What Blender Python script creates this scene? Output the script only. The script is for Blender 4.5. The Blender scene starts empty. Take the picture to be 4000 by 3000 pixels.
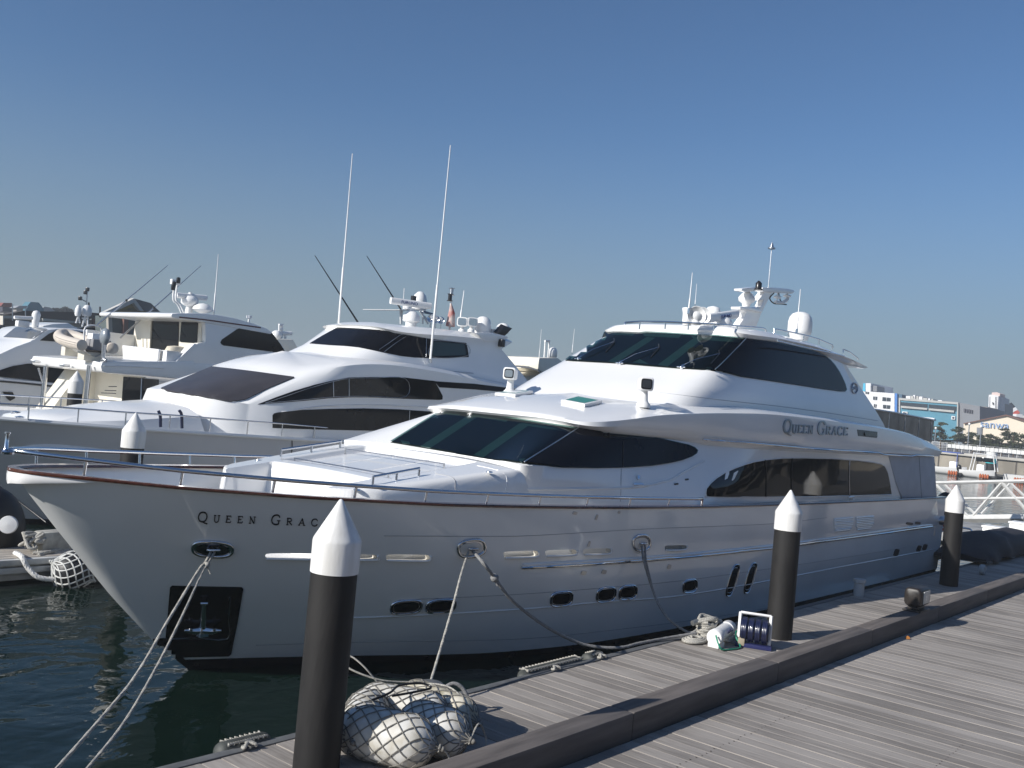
import bpy, bmesh, math, random
from mathutils import Vector, Matrix
from mathutils.bvhtree import BVHTree
from mathutils.geometry import delaunay_2d_cdt

random.seed(7)
S = bpy.context.scene
COL = S.collection
R = math.radians

# ------------------------------------------------------------------ camera
CAM = Vector((0, 0, 4.5))
FPX, AZ, PT, RO = 3768.38, R(39.998), R(1.143), R(5.165)
CF = Vector((math.cos(PT)*math.cos(AZ), math.cos(PT)*math.sin(AZ), math.sin(PT)))
_r = Vector((math.sin(AZ), -math.cos(AZ), 0)); _u = _r.cross(CF)
CR = math.cos(RO)*_r + math.sin(RO)*_u
CU = -math.sin(RO)*_r + math.cos(RO)*_u
cd = bpy.data.cameras.new("camera"); cam = bpy.data.objects.new("camera", cd); COL.objects.link(cam)
cd.sensor_width = 36; cd.lens = 36*FPX/4000; cd.clip_start = .1; cd.clip_end = 6000
m = Matrix((CR, CU, -CF)).transposed().to_4x4(); m.translation = CAM
cam.matrix_world = m
S.camera = cam

# ------------------------------------------------------------------ light
SUN_EL, SAZ = R(28), math.atan2(.32, -.95)
sdir = Vector((math.cos(SUN_EL)*math.cos(SAZ), math.cos(SUN_EL)*math.sin(SAZ), math.sin(SUN_EL)))
w = bpy.data.worlds.new("World"); S.world = w; w.use_nodes = True
nt = w.node_tree; bg = nt.nodes['Background']
sky = nt.nodes.new('ShaderNodeTexSky'); sky.sky_type = 'NISHITA'; sky.sun_disc = False
sky.sun_elevation = SUN_EL; sky.sun_rotation = math.atan2(sdir.x, sdir.y)
sky.air_density = 1.0; sky.dust_density = .35; sky.ozone_density = 3.0
tcw = nt.nodes.new('ShaderNodeTexCoord'); sxw = nt.nodes.new('ShaderNodeSeparateXYZ'); nt.links.new(tcw.outputs['Generated'], sxw.inputs[0])
rmp = nt.nodes.new('ShaderNodeMapRange'); rmp.inputs[1].default_value = -.02; rmp.inputs[2].default_value = .30; rmp.inputs[3].default_value = .95; rmp.inputs[4].default_value = 0; rmp.interpolation_type = 'SMOOTHSTEP'
nt.links.new(sxw.outputs[2], rmp.inputs[0])
mxw = nt.nodes.new('ShaderNodeMix'); mxw.data_type = 'RGBA'; mxw.inputs[7].default_value = (3.5, 3.6, 3.6, 1)   # milky air low over the harbour
nt.links.new(rmp.outputs[0], mxw.inputs[0]); nt.links.new(sky.outputs[0], mxw.inputs[6]); tnt = nt.nodes.new('ShaderNodeMix'); tnt.data_type = 'RGBA'; tnt.blend_type = 'MULTIPLY'; tnt.inputs[0].default_value = 1; tnt.inputs[7].default_value = (.74, .91, 1.08, 1)
nt.links.new(mxw.outputs[2], tnt.inputs[6]); nt.links.new(tnt.outputs[2], bg.inputs[0]); bg.inputs[1].default_value = .078
sl = bpy.data.lights.new("sun", 'SUN'); sl.energy = 4.9; sl.angle = R(.5); sl.color = (1, .96, .90)
so = bpy.data.objects.new("sun", sl); COL.objects.link(so)
so.rotation_euler = sdir.to_track_quat('Z', 'Y').to_euler()
S.view_settings.view_transform = 'Standard'; S.view_settings.look = 'None'
S.view_settings.exposure = 0.2; S.view_settings.gamma = 1
S.render.resolution_x = 1024; S.render.resolution_y = 768

# ------------------------------------------------------------------ pixel -> place
def ray(u, v): return CF*FPX + CR*(u-2000) - CU*(v-1500)
def PY(u, v, y): d = ray(u, v); return CAM + d*((y-CAM.y)/d.y)
def PX(u, v, x): d = ray(u, v); return CAM + d*((x-CAM.x)/d.x)
def PZ(u, v, z): d = ray(u, v); return CAM + d*((z-CAM.z)/d.z)
def proj(P):
    d = Vector(P)-CAM; k = d.dot(CF)
    return 2000+FPX*d.dot(CR)/k, 1500-FPX*d.dot(CU)/k

# ------------------------------------------------------------------ materials
def nodes(name):
    mt = bpy.data.materials.new(name); mt.use_nodes = True
    return mt, mt.node_tree, mt.node_tree.nodes['Principled BSDF']
def mat(name, col, rough=.5, metal=0, var=.0, vscale=3., bump=0, bscale=40., coat=0, ior=1.5, dirt=None, stretch=None):
    mt, t, b = nodes(name)
    b.inputs['Base Color'].default_value = (*col, 1); b.inputs['Roughness'].default_value = rough
    b.inputs['Metallic'].default_value = metal; b.inputs['IOR'].default_value = ior
    if coat: b.inputs['Coat Weight'].default_value = coat; b.inputs['Coat Roughness'].default_value = .04
    geo = t.nodes.new('ShaderNodeNewGeometry'); src = geo.outputs['Position']
    if stretch:
        mp = t.nodes.new('ShaderNodeMapping'); mp.inputs['Scale'].default_value = stretch
        t.links.new(src, mp.inputs[0]); src = mp.outputs[0]
    if var:
        n = t.nodes.new('ShaderNodeTexNoise'); n.inputs['Scale'].default_value = vscale; n.inputs['Detail'].default_value = 6
        t.links.new(src, n.inputs[0])
        cr = t.nodes.new('ShaderNodeValToRGB'); d = dirt or tuple(c*(1-var) for c in col)
        cr.color_ramp.elements[0].position = .35; cr.color_ramp.elements[1].position = .65
        cr.color_ramp.elements[0].color = (*d, 1); cr.color_ramp.elements[1].color = (*[min(1, c*(1+var*.3)) for c in col], 1)
        t.links.new(n.outputs[0], cr.inputs[0]); t.links.new(cr.outputs[0], b.inputs['Base Color'])
        ma = t.nodes.new('ShaderNodeMapRange'); ma.inputs[3].default_value = rough*.8; ma.inputs[4].default_value = min(1, rough*1.25)
        t.links.new(n.outputs[0], ma.inputs[0]); t.links.new(ma.outputs[0], b.inputs['Roughness'])
    if bump:
        n2 = t.nodes.new('ShaderNodeTexNoise'); n2.inputs['Scale'].default_value = bscale; n2.inputs['Detail'].default_value = 5
        t.links.new(src, n2.inputs[0]); bp = t.nodes.new('ShaderNodeBump'); bp.inputs['Strength'].default_value = bump
        bp.inputs['Distance'].default_value = .02
        t.links.new(n2.outputs[0], bp.inputs['Height']); t.links.new(bp.outputs[0], b.inputs['Normal'])
    return mt
GEL = mat('white_gelcoat', (.87, .865, .85), .16, var=.035, vscale=.6, coat=.5, bump=.02, bscale=1.2)
GEL2 = mat('white_gelcoat_second', (.84, .84, .83), .22, var=.04, vscale=.5, coat=.3)
HULL2 = mat('white_hull_paint', (.60, .61, .62), .3, var=.06, vscale=.35, coat=.3)
HULLP = mat('pearl_hull_paint', (.87, .88, .87), .12, var=.07, vscale=.5, coat=.5, bump=.07, bscale=1.6)
DECKW = mat('white_nonskid_deck', (.80, .79, .77), .6, var=.06, vscale=4, bump=.15, bscale=120)
CREAM = mat('cream_gelcoat', (.76, .72, .62), .3, var=.06, vscale=1.2)
BOOT = mat('black_boot_paint', (.012, .013, .015), .25, var=.2, vscale=3)
TEAK = mat('varnished_teak', (.10, .03, .014), .22, var=.45, vscale=9, coat=.6, stretch=(.6, 4, 4))
CHROME = mat('polished_steel', (.72, .73, .75), .14, 1)
STEEL = mat('brushed_steel', (.55, .56, .58), .32, 1, var=.15, vscale=20)
BLACK = mat('black_trim', (.012, .012, .014), .3, var=.2, vscale=8)
DGLASS = mat('dark_tinted_glass', (.008, .009, .010), .04, var=.15, vscale=1.5, ior=1.33, bump=.10, bscale=1.1)
INTER = mat('dark_cabin_interior', (.010, .018, .018), .7, var=.5, vscale=3)
POST = mat('pale_window_post', (.30, .34, .34), .6, var=.1, vscale=4)
PLWHITE = mat('white_plastic', (.80, .80, .79), .35, var=.05, vscale=6)
RUBBER = mat('black_rubber', (.012, .012, .012), .6, var=.3, vscale=14, bump=.2, bscale=60)
PILEB = mat('black_piling_sleeve', (.013, .012, .0115), .65, var=.25, vscale=3.4, dirt=(.005, .0045, .0045), bump=.25, bscale=14, stretch=(1, 1, .35))
PILEW = mat('white_piling_cap', (.80, .80, .79), .42, var=.06, vscale=7, dirt=(.66, .65, .62), bump=.08, bscale=30, stretch=(1, 1, .18))
ROPE = mat('weathered_rope', (.52, .50, .45), .9, var=.35, vscale=40, bump=.8, bscale=160)
ROPED = mat('grey_rope', (.30, .30, .30), .9, var=.3, vscale=40, bump=.8, bscale=160)
NET = mat('grey_net_cord', (.22, .21, .19), .9, var=.3, vscale=60)
FENDW = mat('white_fender_vinyl', (.66, .66, .64), .5, var=.16, vscale=5, dirt=(.50, .47, .40))
FENDB = mat('black_fender_vinyl', (.012, .012, .013), .45, var=.3, vscale=5)
CONC = mat('quay_concrete', (.30, .27, .22), .9, var=.4, vscale=.35, bump=.3, bscale=4, stretch=(1, 1, .4))
GLASSG = mat('building_glass', (.03, .04, .05), .1)
CANVAS = mat('grey_canvas', (.55, .57, .60), .8, var=.08, vscale=2, bump=.25, bscale=2.5)
TARP = mat('black_tarpaulin', (.022, .021, .028), .75, var=.3, vscale=1.5, bump=.5, bscale=5)
def glass_mat():
    mt = bpy.data.materials.new('green_tinted_glass'); mt.use_nodes = True; t = mt.node_tree
    for n in list(t.nodes): t.nodes.remove(n)
    o = t.nodes.new('ShaderNodeOutputMaterial'); mx = t.nodes.new('ShaderNodeMixShader')
    tr = t.nodes.new('ShaderNodeBsdfTransparent'); tr.inputs[0].default_value = (.14, .25, .23, 1)
    gl = t.nodes.new('ShaderNodeBsdfGlossy'); gl.inputs['Roughness'].default_value = .03; gl.inputs[0].default_value = (.9, .95, 1, 1)
    fr = t.nodes.new('ShaderNodeFresnel'); fr.inputs[0].default_value = 1.30
    t.links.new(fr.outputs[0], mx.inputs[0]); t.links.new(tr.outputs[0], mx.inputs[1]); t.links.new(gl.outputs[0], mx.inputs[2])
    t.links.new(mx.outputs[0], o.inputs[0]); return mt
GGLASS = glass_mat()
def water_mat():
    mt, t, b = nodes('harbour_water')
    b.inputs['Specular IOR Level'].default_value = .38; b.inputs['Base Color'].default_value = (.004, .012, .009, 1); b.inputs['Roughness'].default_value = .03; b.inputs['IOR'].default_value = 1.3
    geo = t.nodes.new('ShaderNodeNewGeometry')
    def ns(sc, det, st, dist, prev=None, dis=0.):
        mp = t.nodes.new('ShaderNodeMapping'); mp.inputs['Scale'].default_value = st; t.links.new(geo.outputs['Position'], mp.inputs[0])
        n = t.nodes.new('ShaderNodeTexNoise'); n.inputs['Scale'].default_value = sc; n.inputs['Detail'].default_value = det
        n.inputs['Distortion'].default_value = dis
        t.links.new(mp.outputs[0], n.inputs[0]); bp = t.nodes.new('ShaderNodeBump'); bp.inputs['Strength'].default_value = 1.; bp.inputs['Distance'].default_value = dist
        t.links.new(n.outputs[0], bp.inputs['Height'])
        if prev: t.links.new(prev.outputs[0], bp.inputs['Normal'])
        return bp
    a = ns(.7, 2, (1, 1.3, 1), .055, None, .5); c = ns(2.6, 2, (1, 1.2, 1), .014, a, .4); e = ns(9, 2, (1, 1, 1), .0012, c)
    t.links.new(e.outputs[0], b.inputs['Normal']); return mt
WATER = water_mat()
def plank_mat(name, pitch, c0, c1):
    mt, t, b = nodes(name); L = t.links.new; N = t.nodes.new
    geo = N('ShaderNodeNewGeometry'); sx = N('ShaderNodeSeparateXYZ'); L(geo.outputs['Position'], sx.inputs[0])
    dv = N('ShaderNodeMath'); dv.operation = 'DIVIDE'; L(sx.outputs[0], dv.inputs[0]); dv.inputs[1].default_value = pitch
    fl = N('ShaderNodeMath'); fl.operation = 'FLOOR'; L(dv.outputs[0], fl.inputs[0])
    fc = N('ShaderNodeMath'); fc.operation = 'FRACT'; L(dv.outputs[0], fc.inputs[0])
    wn = N('ShaderNodeTexWhiteNoise'); wn.noise_dimensions = '1D'; L(fl.outputs[0], wn.inputs['W'])
    # grain
    cb = N('ShaderNodeCombineXYZ'); L(sx.outputs[0], cb.inputs[0]); L(sx.outputs[1], cb.inputs[1]); L(wn.outputs[0], cb.inputs[2])
    mp = N('ShaderNodeMapping'); mp.inputs['Scale'].default_value = (18, 1.2, 9); L(cb.outputs[0], mp.inputs[0])
    n = N('ShaderNodeTexNoise'); n.inputs['Scale'].default_value = 1.6; n.inputs['Detail'].default_value = 8; n.inputs['Roughness'].default_value = .65; L(mp.outputs[0], n.inputs[0])
    n2 = N('ShaderNodeTexNoise'); n2.inputs['Scale'].default_value = .55; n2.inputs['Detail'].default_value = 7; L(geo.outputs['Position'], n2.inputs[0])
    mix = N('ShaderNodeMath'); mix.operation = 'MULTIPLY_ADD'; L(wn.outputs[0], mix.inputs[0]); mix.inputs[1].default_value = .42; L(n.outputs[0], mix.inputs[2])
    mix2 = N('ShaderNodeMath'); mix2.operation = 'MULTIPLY_ADD'; L(n2.outputs[0], mix2.inputs[0]); mix2.inputs[1].default_value = .75; L(mix.outputs[0], mix2.inputs[2])
    cr = N('ShaderNodeValToRGB'); cr.color_ramp.elements[0].position = .62; cr.color_ramp.elements[1].position = 1.45/1.45
    cr.color_ramp.elements[0].color = (*c0, 1); cr.color_ramp.elements[1].color = (*c1, 1)
    e = cr.color_ramp.elements.new(.8); e.color = (*[(x+y)/2*1.05 for x, y in zip(c0, c1)], 1)
    hf = N('ShaderNodeMath'); hf.operation = 'MULTIPLY'; hf.inputs[1].default_value = .72; L(mix2.outputs[0], hf.inputs[0]); L(hf.outputs[0], cr.inputs[0])
    # pale worn edge of each board
    ed = N('ShaderNodeMath'); ed.operation = 'PINGPONG'; ed.inputs[1].default_value = .5; L(fc.outputs[0], ed.inputs[0])
    rg = N('ShaderNodeMapRange'); L(ed.outputs[0], rg.inputs[0]); rg.inputs[1].default_value = .03; rg.inputs[2].default_value = .10; rg.inputs[3].default_value = .13; rg.inputs[4].default_value = 0
    mc = N('ShaderNodeMix'); mc.data_type = 'RGBA'; L(rg.outputs[0], mc.inputs[0]); L(cr.outputs[0], mc.inputs[6]); mc.inputs[7].default_value = (*[min(1, x*1.5) for x in c1], 1)
    L(mc.outputs[2], b.inputs['Base Color']); b.inputs['Roughness'].default_value = .82
    bp = N('ShaderNodeBump'); bp.inputs['Strength'].default_value = .6; bp.inputs['Distance'].default_value = .006; L(n.outputs[0], bp.inputs['Height']); L(bp.outputs[0], b.inputs['Normal'])
    return mt
PITCH = .235
PLANK = plank_mat('weathered_planks', PITCH, (.205, .185, .167), (.385, .352, .32))
KERBM = mat('dark_timber_kerb', (.145, .127, .117), .75, var=.35, vscale=1.6, bump=.3, bscale=30, stretch=(.5, 6, 6))
EDGE = mat('grey_dock_edging', (.12, .125, .13), .6, var=.2, vscale=6)

# ------------------------------------------------------------------ object helpers
def tag(o, label, cat, group=None, kind=None):
    if label: o['label'] = label
    if cat: o['category'] = cat
    if group: o['group'] = group
    if kind: o['kind'] = kind
    return o
def thing(name, label, cat, loc=(0, 0, 0), group=None):
    o = bpy.data.objects.new(name, None); COL.objects.link(o); o.location = loc; o.empty_display_size = .2
    return tag(o, label, cat, group)
def wloc(o):
    v = Vector((0, 0, 0))
    while o: v += o.location; o = o.parent
    return v
def mk(name, verts, faces, mt, parent=None, smooth=None, bevel=0, seg=2):
    bm = bmesh.new(); vs = [bm.verts.new(v) for v in verts]
    for f in faces:
        try: bm.faces.new([vs[i] for i in f])
        except ValueError: pass
    return mkbm(name, bm, mt, parent, smooth, bevel, seg)
def mkbm(name, bm, mt, parent=None, smooth=None, bevel=0, seg=2, recalc=True):
    if recalc: bmesh.ops.recalc_face_normals(bm, faces=bm.faces)
    if bevel:
        bmesh.ops.bevel(bm, geom=[e for e in bm.edges if len(e.link_faces) == 2 and e.calc_face_angle(0) > .3], offset=bevel, segments=seg, profile=.6, affect='EDGES', clamp_overlap=True)
    off = wloc(parent) if parent else Vector((0, 0, 0))
    if parent:
        for v in bm.verts: v.co -= off
    me = bpy.data.meshes.new(name); bm.to_mesh(me); bm.free()
    if smooth is not None:
        me.shade_smooth(); me.set_sharp_from_angle(angle=R(smooth))
    if isinstance(mt, (list, tuple)):
        for q in mt: me.materials.append(q)
    else: me.materials.append(mt)
    o = bpy.data.objects.new(name, me); COL.objects.link(o)
    if parent: o.parent = parent
    return o
def lofted(rows, closed=False):
    n = len(rows[0]); V = [p for r in rows for p in r]; F = []
    for i in range(len(rows)-1):
        for j in range(n if closed else n-1):
            k = (j+1) % n
            F.append((i*n+j, i*n+k, (i+1)*n+k, (i+1)*n+j))
    return V, F
def cat(pts, sub=6, closed=False):
    P = [Vector(p) for p in pts]; n = len(P); out = []
    rng = range(n) if closed else range(n-1)
    for i in rng:
        p1, p2 = P[i], P[(i+1) % n]
        p0 = P[i-1] if (i > 0 or closed) else p1*2-p2
        p3 = P[(i+2) % n] if (i+2 < n or closed) else p2*2-p1
        for k in range(sub):
            t = k/sub
            out.append(.5*((2*p1)+(p2-p0)*t+(2*p0-5*p1+4*p2-p3)*t*t+(3*p1-p0-3*p2+p3)*t**3))
    if not closed: out.append(P[-1])
    return out
class MB:
    """collects shapes into one bmesh"""
    def __init__(s): s.bm = bmesh.new()
    def raw(s, V, F):
        vs = [s.bm.verts.new(v) for v in V]
        for f in F:
            try: s.bm.faces.new([vs[i] for i in f])
            except ValueError: pass
        return s
    def box(s, a, b, rot=0, piv=None):
        x0, y0, z0 = a; x1, y1, z1 = b
        V = [Vector(p) for p in ((x0,y0,z0),(x1,y0,z0),(x1,y1,z0),(x0,y1,z0),(x0,y0,z1),(x1,y0,z1),(x1,y1,z1),(x0,y1,z1))]
        if rot:
            c = Vector(piv) if piv else sum(V, Vector())/8; M = Matrix.Rotation(rot, 3, 'Z'); V = [M@(v-c)+c for v in V]
        return s.raw(V, [(0,3,2,1),(4,5,6,7),(0,1,5,4),(1,2,6,5),(2,3,7,6),(3,0,4,7)])
    def tube(s, pts, r, n=8, cap=True, closed=False):
        P = [Vector(p) for p in pts]; rows = []; k = len(P)
        up = None
        for i, p in enumerate(P):
            if closed: d = (P[(i+1) % k]-P[i-1])
            else: d = (P[min(i+1, k-1)]-P[max(i-1, 0)])
            if d.length < 1e-9: d = Vector((0, 0, 1))
            d.normalize()
            if up is None: up = d.cross(Vector((0, 0, 1)) if abs(d.z) < .9 else Vector((1, 0, 0))).normalized()
            up = (up-d*up.dot(d)).normalized(); b = d.cross(up)
            rr = r[i] if isinstance(r, (list, tuple)) else r
            rows.append([p+up*(math.cos(2*math.pi*j/n)*rr)+b*(math.sin(2*math.pi*j/n)*rr) for j in range(n)])
        if closed: rows.append(rows[0])
        V, F = lofted(rows, True)
        if cap and not closed: F = F+[tuple(range(n)), tuple(range(len(V)-n, len(V)))]
        return s.raw(V, F)
    def lathe(s, prof, loc, n=24, axis=None):
        q = (axis.to_track_quat('Z', 'Y') if axis else None); rows = []
        for r, z in prof:
            row = []
            for j in range(n):
                v = Vector((r*math.cos(2*math.pi*j/n), r*math.sin(2*math.pi*j/n), z))
                row.append((q@v if q else v)+Vector(loc))
            rows.append(row)
        V, F = lofted(rows, True); F = F+[tuple(range(n)), tuple(range(len(V)-n, len(V)))]
        return s.raw(V, F)
    def ball(s, c, r, n=16, m=10):
        if not isinstance(r, (tuple, list)): r = (r, r, r)
        rows = []
        for i in range(m+1):
            a = math.pi*i/m; a = min(max(a, .02), math.pi-.02)
            rows.append([Vector((c[0]+r[0]*math.sin(a)*math.cos(2*math.pi*j/n), c[1]+r[1]*math.sin(a)*math.sin(2*math.pi*j/n), c[2]-r[2]*math.cos(a))) for j in range(n)])
        V, F = lofted(rows, True); F = F+[tuple(range(n)), tuple(range(len(V)-n, len(V)))]
        return s.raw(V, F)
    def prism(s, poly, off):
        P = [Vector(p) for p in poly]; n = len(P); o = Vector(off); V = P+[p+o for p in P]
        F = [tuple(range(n)), tuple(range(2*n-1, n-1, -1))]+[(i, (i+1) % n, n+(i+1) % n, n+i) for i in range(n)]
        return s.raw(V, F)
    def build(s, name, mt, parent=None, smooth=40, bevel=0, seg=2): return mkbm(name, s.bm, mt, parent, smooth, bevel, seg)
def tri_ngon(bm):
    bmesh.ops.triangulate(bm, faces=[f for f in bm.faces if len(f.verts) > 4])
def yslab(name, uv, y, depth, mt, parent, bevel=0, smooth=30):
    m = MB().prism([PY(u, v, y) for u, v in uv], (0, depth, 0)); return m.build(name, mt, parent, smooth, bevel)
def xslab(name, uv, x, depth, mt, parent, bevel=0, smooth=30):
    m = MB().prism([PX(u, v, x) for u, v in uv], (depth, 0, 0)); return m.build(name, mt, parent, smooth, bevel)

class Surf:
    """a finished body that details are fitted onto"""
    def __init__(s, objs):
        V = []; F = []
        for o in (objs if isinstance(objs, list) else [objs]):
            off = wloc(o); b = len(V); V += [v.co+off for v in o.data.vertices]; F += [tuple(b+i for i in p.vertices) for p in o.data.polygons]
        s.b = BVHTree.FromPolygons(V, F)
    def hit(s, u, v):
        d = ray(u, v).normalized(); h = s.b.ray_cast(CAM, d)
        if h[0] is None: return None
        n = h[1]; n = -n if n.dot(d) > 0 else n
        return h[0], n
    def pt(s, u, v, off=0.):
        h = s.hit(u, v)
        if h: return h[0]+h[1]*off
        d = ray(u, v).normalized()
        # nearest point of the body to the sight line
        best = None
        for k in range(6, 60):
            q = CAM+d*k; r = s.b.find_nearest(q)
            if best is None or r[3] < best[1]: best = (r[0], r[3])
        return best[0]
def patch(surf, name, uv, mt, parent, off=.012, step=22, skirt=.03, smooth=30):
    """a panel following the body's surface inside the outline"""
    n = len(uv); xs = [p[0] for p in uv]; ys = [p[1] for p in uv]
    B = []
    for i in range(n):
        a = Vector(uv[i]); c = Vector(uv[(i+1) % n]); k = max(1, int((c-a).length/step))
        for j in range(k): B.append(a.lerp(c, j/k))
    pts = list(B); nb = len(B)
    def inside(x, y):
        r = False; j = nb-1
        for i in range(nb):
            if (B[i].y > y) != (B[j].y > y) and x < (B[j].x-B[i].x)*(y-B[i].y)/(B[j].y-B[i].y)+B[i].x: r = not r
            j = i
        return r
    y = min(ys)+step*.6
    while y < max(ys):
        x = min(xs)+step*.6
        while x < max(xs):
            if inside(x, y) and min((Vector((x, y))-q).length for q in B) > step*.4: pts.append(Vector((x, y)))
            x += step
        y += step
    r = delaunay_2d_cdt(pts, [], [list(range(nb))], 1, 1e-4)
    V2, F2 = r[0], r[2]; bm = bmesh.new(); vs = []
    last = None; base = []
    for p in V2:
        h = surf.hit(p.x, p.y)
        if h: q = h[0]+h[1]*off; last = h
        else: q = surf.pt(p.x, p.y)
        vs.append(bm.verts.new(q))
    for f in F2:
        try: bm.faces.new([vs[i] for i in f])
        except ValueError: pass
    bmesh.ops.recalc_face_normals(bm, faces=bm.faces); bm.normal_update()
    if sum(f.normal.dot(f.calc_center_median()-CAM)*f.calc_area() for f in bm.faces) > 0: bmesh.ops.reverse_faces(bm, faces=bm.faces)
    bm.normal_update()
    be = [e for e in bm.edges if e.is_boundary]
    if skirt:
        vd = {}
        toc = {}
        for e in be:
            for v in e.verts:
                if v not in vd:
                    d = (v.co-CAM).normalized(); nn = v.normal if v.normal.dot(d) < 0 else -v.normal
                    toc[v] = v.co-nn*skirt
        for v, c in toc.items(): vd[v] = bm.verts.new(c)
        for e in be: bm.faces.new((e.verts[0], e.verts[1], vd[e.verts[1]], vd[e.verts[0]]))
    return mkbm(name, bm, mt, parent, smooth, recalc=False)
def rrect(cx, cy, a, b, ang=0, e=3.2, n=36, shear=0):
    out = []
    for i in range(n):
        t = 2*math.pi*i/n; c, s_ = math.cos(t), math.sin(t)
        x = a*abs(c)**(2/e)*(1 if c > 0 else -1); y = b*abs(s_)**(2/e)*(1 if s_ > 0 else -1)
        x += shear*y; ca, sa = math.cos(R(ang)), math.sin(R(ang))
        out.append((cx+x*ca-y*sa, cy+x*sa+y*ca))
    return out
def line_on(surf, name, uv, r, mt, parent, off=0., sub=8, closed=False, n=6):
    P = cat([Vector((a, b, 0)) for a, b in uv], sub, closed)
    m = MB().tube([surf.pt(p.x, p.y, off) for p in P], r, n, closed=closed); return m.build(name, mt, parent, 60)
GL = {  # serif capitals as strokes: (points, width)
 'Q': (.95, [([(.5,1),(.2,.9),(.05,.5),(.2,.1),(.5,0),(.8,.1),(.95,.5),(.8,.9),(.5,1)], .12), ([(.5,.02),(.75,-.12),(1.05,-.2)], .1)]),
 'U': (.85, [([(.2,1),(.2,.3),(.35,.03),(.55,.0),(.72,.12),(.78,.35),(.78,1)], .12), ([(.05,.97),(.38,.97)], .07), ([(.62,.97),(.95,.97)], .07)]),
 'E': (.75, [([(.2,0),(.2,1)], .14), ([(.05,.96),(.75,.96),(.77,.78)], .08), ([(.2,.52),(.6,.52)], .08), ([(.05,.04),(.75,.04),(.8,.24)], .08)]),
 'N': (.9, [([(.2,0),(.2,1)], .08), ([(.14,1),(.8,.02)], .15), ([(.8,0),(.8,1)], .08), ([(.05,.03),(.36,.03)], .07), ([(.64,.97),(.96,.97)], .07)]),
 'G': (.92, [([(.88,.75),(.75,.95),(.5,1),(.2,.88),(.06,.5),(.2,.12),(.5,0),(.8,.08),(.82,.4)], .12), ([(.62,.42),(.98,.42)], .07)]),
 'R': (.85, [([(.2,0),(.2,1)], .14), ([(.05,.96),(.5,.97),(.72,.86),(.72,.62),(.5,.5),(.2,.5)], .09), ([(.42,.5),(.85,.02)], .13), ([(.05,.03),(.36,.03)], .07)]),
 'A': (.9, [([(.1,0),(.5,1)], .08), ([(.48,1),(.86,0)], .15), ([(.25,.35),(.72,.35)], .07), ([(0,.03),(.25,.03)], .07), ([(.7,.03),(1,.03)], .07)]),
 'C': (.85, [([(.86,.74),(.75,.95),(.5,1),(.2,.88),(.06,.5),(.2,.12),(.5,0),(.78,.08),(.9,.26)], .12)]),
}
def letters(surf, name, txt, p0, p1, big, small, slant, mt, parent, th=.02, hs=1.):
    """raised serif lettering fitted along the line p0-p1"""
    ws = []
    for i, ch in enumerate(txt):
        h = big if (ch in 'QG' and (i == 0 or txt[i-1] == ' ')) else small
        ws.append((.45*small*hs if ch == ' ' else GL[ch][0]*h*hs, h))
    tot = sum(a for a, _ in ws); a = Vector(p0); b = Vector(p1); L = (b-a).length; d = (b-a)/L
    gap = (L-tot)/(len(txt)-1); x = 0; m = MB(); upv = Vector((slant, -1))
    for ch, (wd, h) in zip(txt, ws):
        if ch != ' ':
            for pts, tw in GL[ch][1]:
                q = [Vector((px*h*hs, py*h)) for px, py in pts]
                if len(q) > 4: q = [Vector((v.x, v.y)) for v in cat([Vector((v.x, v.y, 0)) for v in q], 3)]
                k = len(q); Lf = []; Rt = []
                for i in range(k):
                    t = (q[min(i+1, k-1)]-q[max(i-1, 0)]).normalized(); nn = Vector((-t.y, t.x))*tw*h*.5
                    for lst, sg in ((Lf, 1), (Rt, -1)):
                        g = q[i]+nn*sg; px = a+d*(x+g.x)+upv*g.y; lst.append((px.x, px.y))
                for off in (th,):
                    V = [surf.pt(*c, off=off) for c in Lf]+[surf.pt(*c, off=off) for c in Rt]
                    V2 = [surf.pt(*c, off=-.01) for c in Lf]+[surf.pt(*c, off=-.01) for c in Rt]
                    F = [(i, i+1, k+i+1, k+i) for i in range(k-1)]
                    n2 = 2*k
                    F += [(i, i+1, n2+i+1, n2+i) for i in range(k-1)]+[(k+i, k+i+1, n2+k+i+1, n2+k+i) for i in range(k-1)]+[(0, k, n2+k, n2), (k-1, 2*k-1, n2+2*k-1, n2+k-1)]
                    m.raw(V+V2, F)
        x += wd+gap
    return m.build(name, mt, parent, 30)
def sans(name, txt, origin, xdir, ydir, size, mt, parent, th=.004):
    cu = bpy.data.curves.new('t', 'FONT'); cu.body = txt; cu.size = size; cu.extrude = th; cu.resolution_u = 3
    tmp = bpy.data.objects.new('t', cu); COL.objects.link(tmp)
    me = bpy.data.meshes.new_from_object(tmp.evaluated_get(bpy.context.evaluated_depsgraph_get()))
    bpy.data.objects.remove(tmp); bm = bmesh.new(); bm.from_mesh(me)
    X = Vector(xdir).normalized(); Yd = Vector(ydir).normalized(); Z = X.cross(Yd)
    for v in bm.verts: v.co = Vector(origin)+X*v.co.x+Yd*v.co.y+Z*v.co.z
    return mkbm(name, bm, mt, parent, recalc=False)
def lerp_tab(tab, x):
    if x <= tab[0][0]: return tab[0][1]
    for (a, b), (c, d) in zip(tab, tab[1:]):
        if x <= c: return b+(d-b)*(x-a)/(c-a)
    return tab[-1][1]
def smooth_tab(tab, sub=6):
    P = cat([Vector((a, b, 0)) for a, b in tab], sub); return [(p.x, p.y) for p in P]

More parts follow.
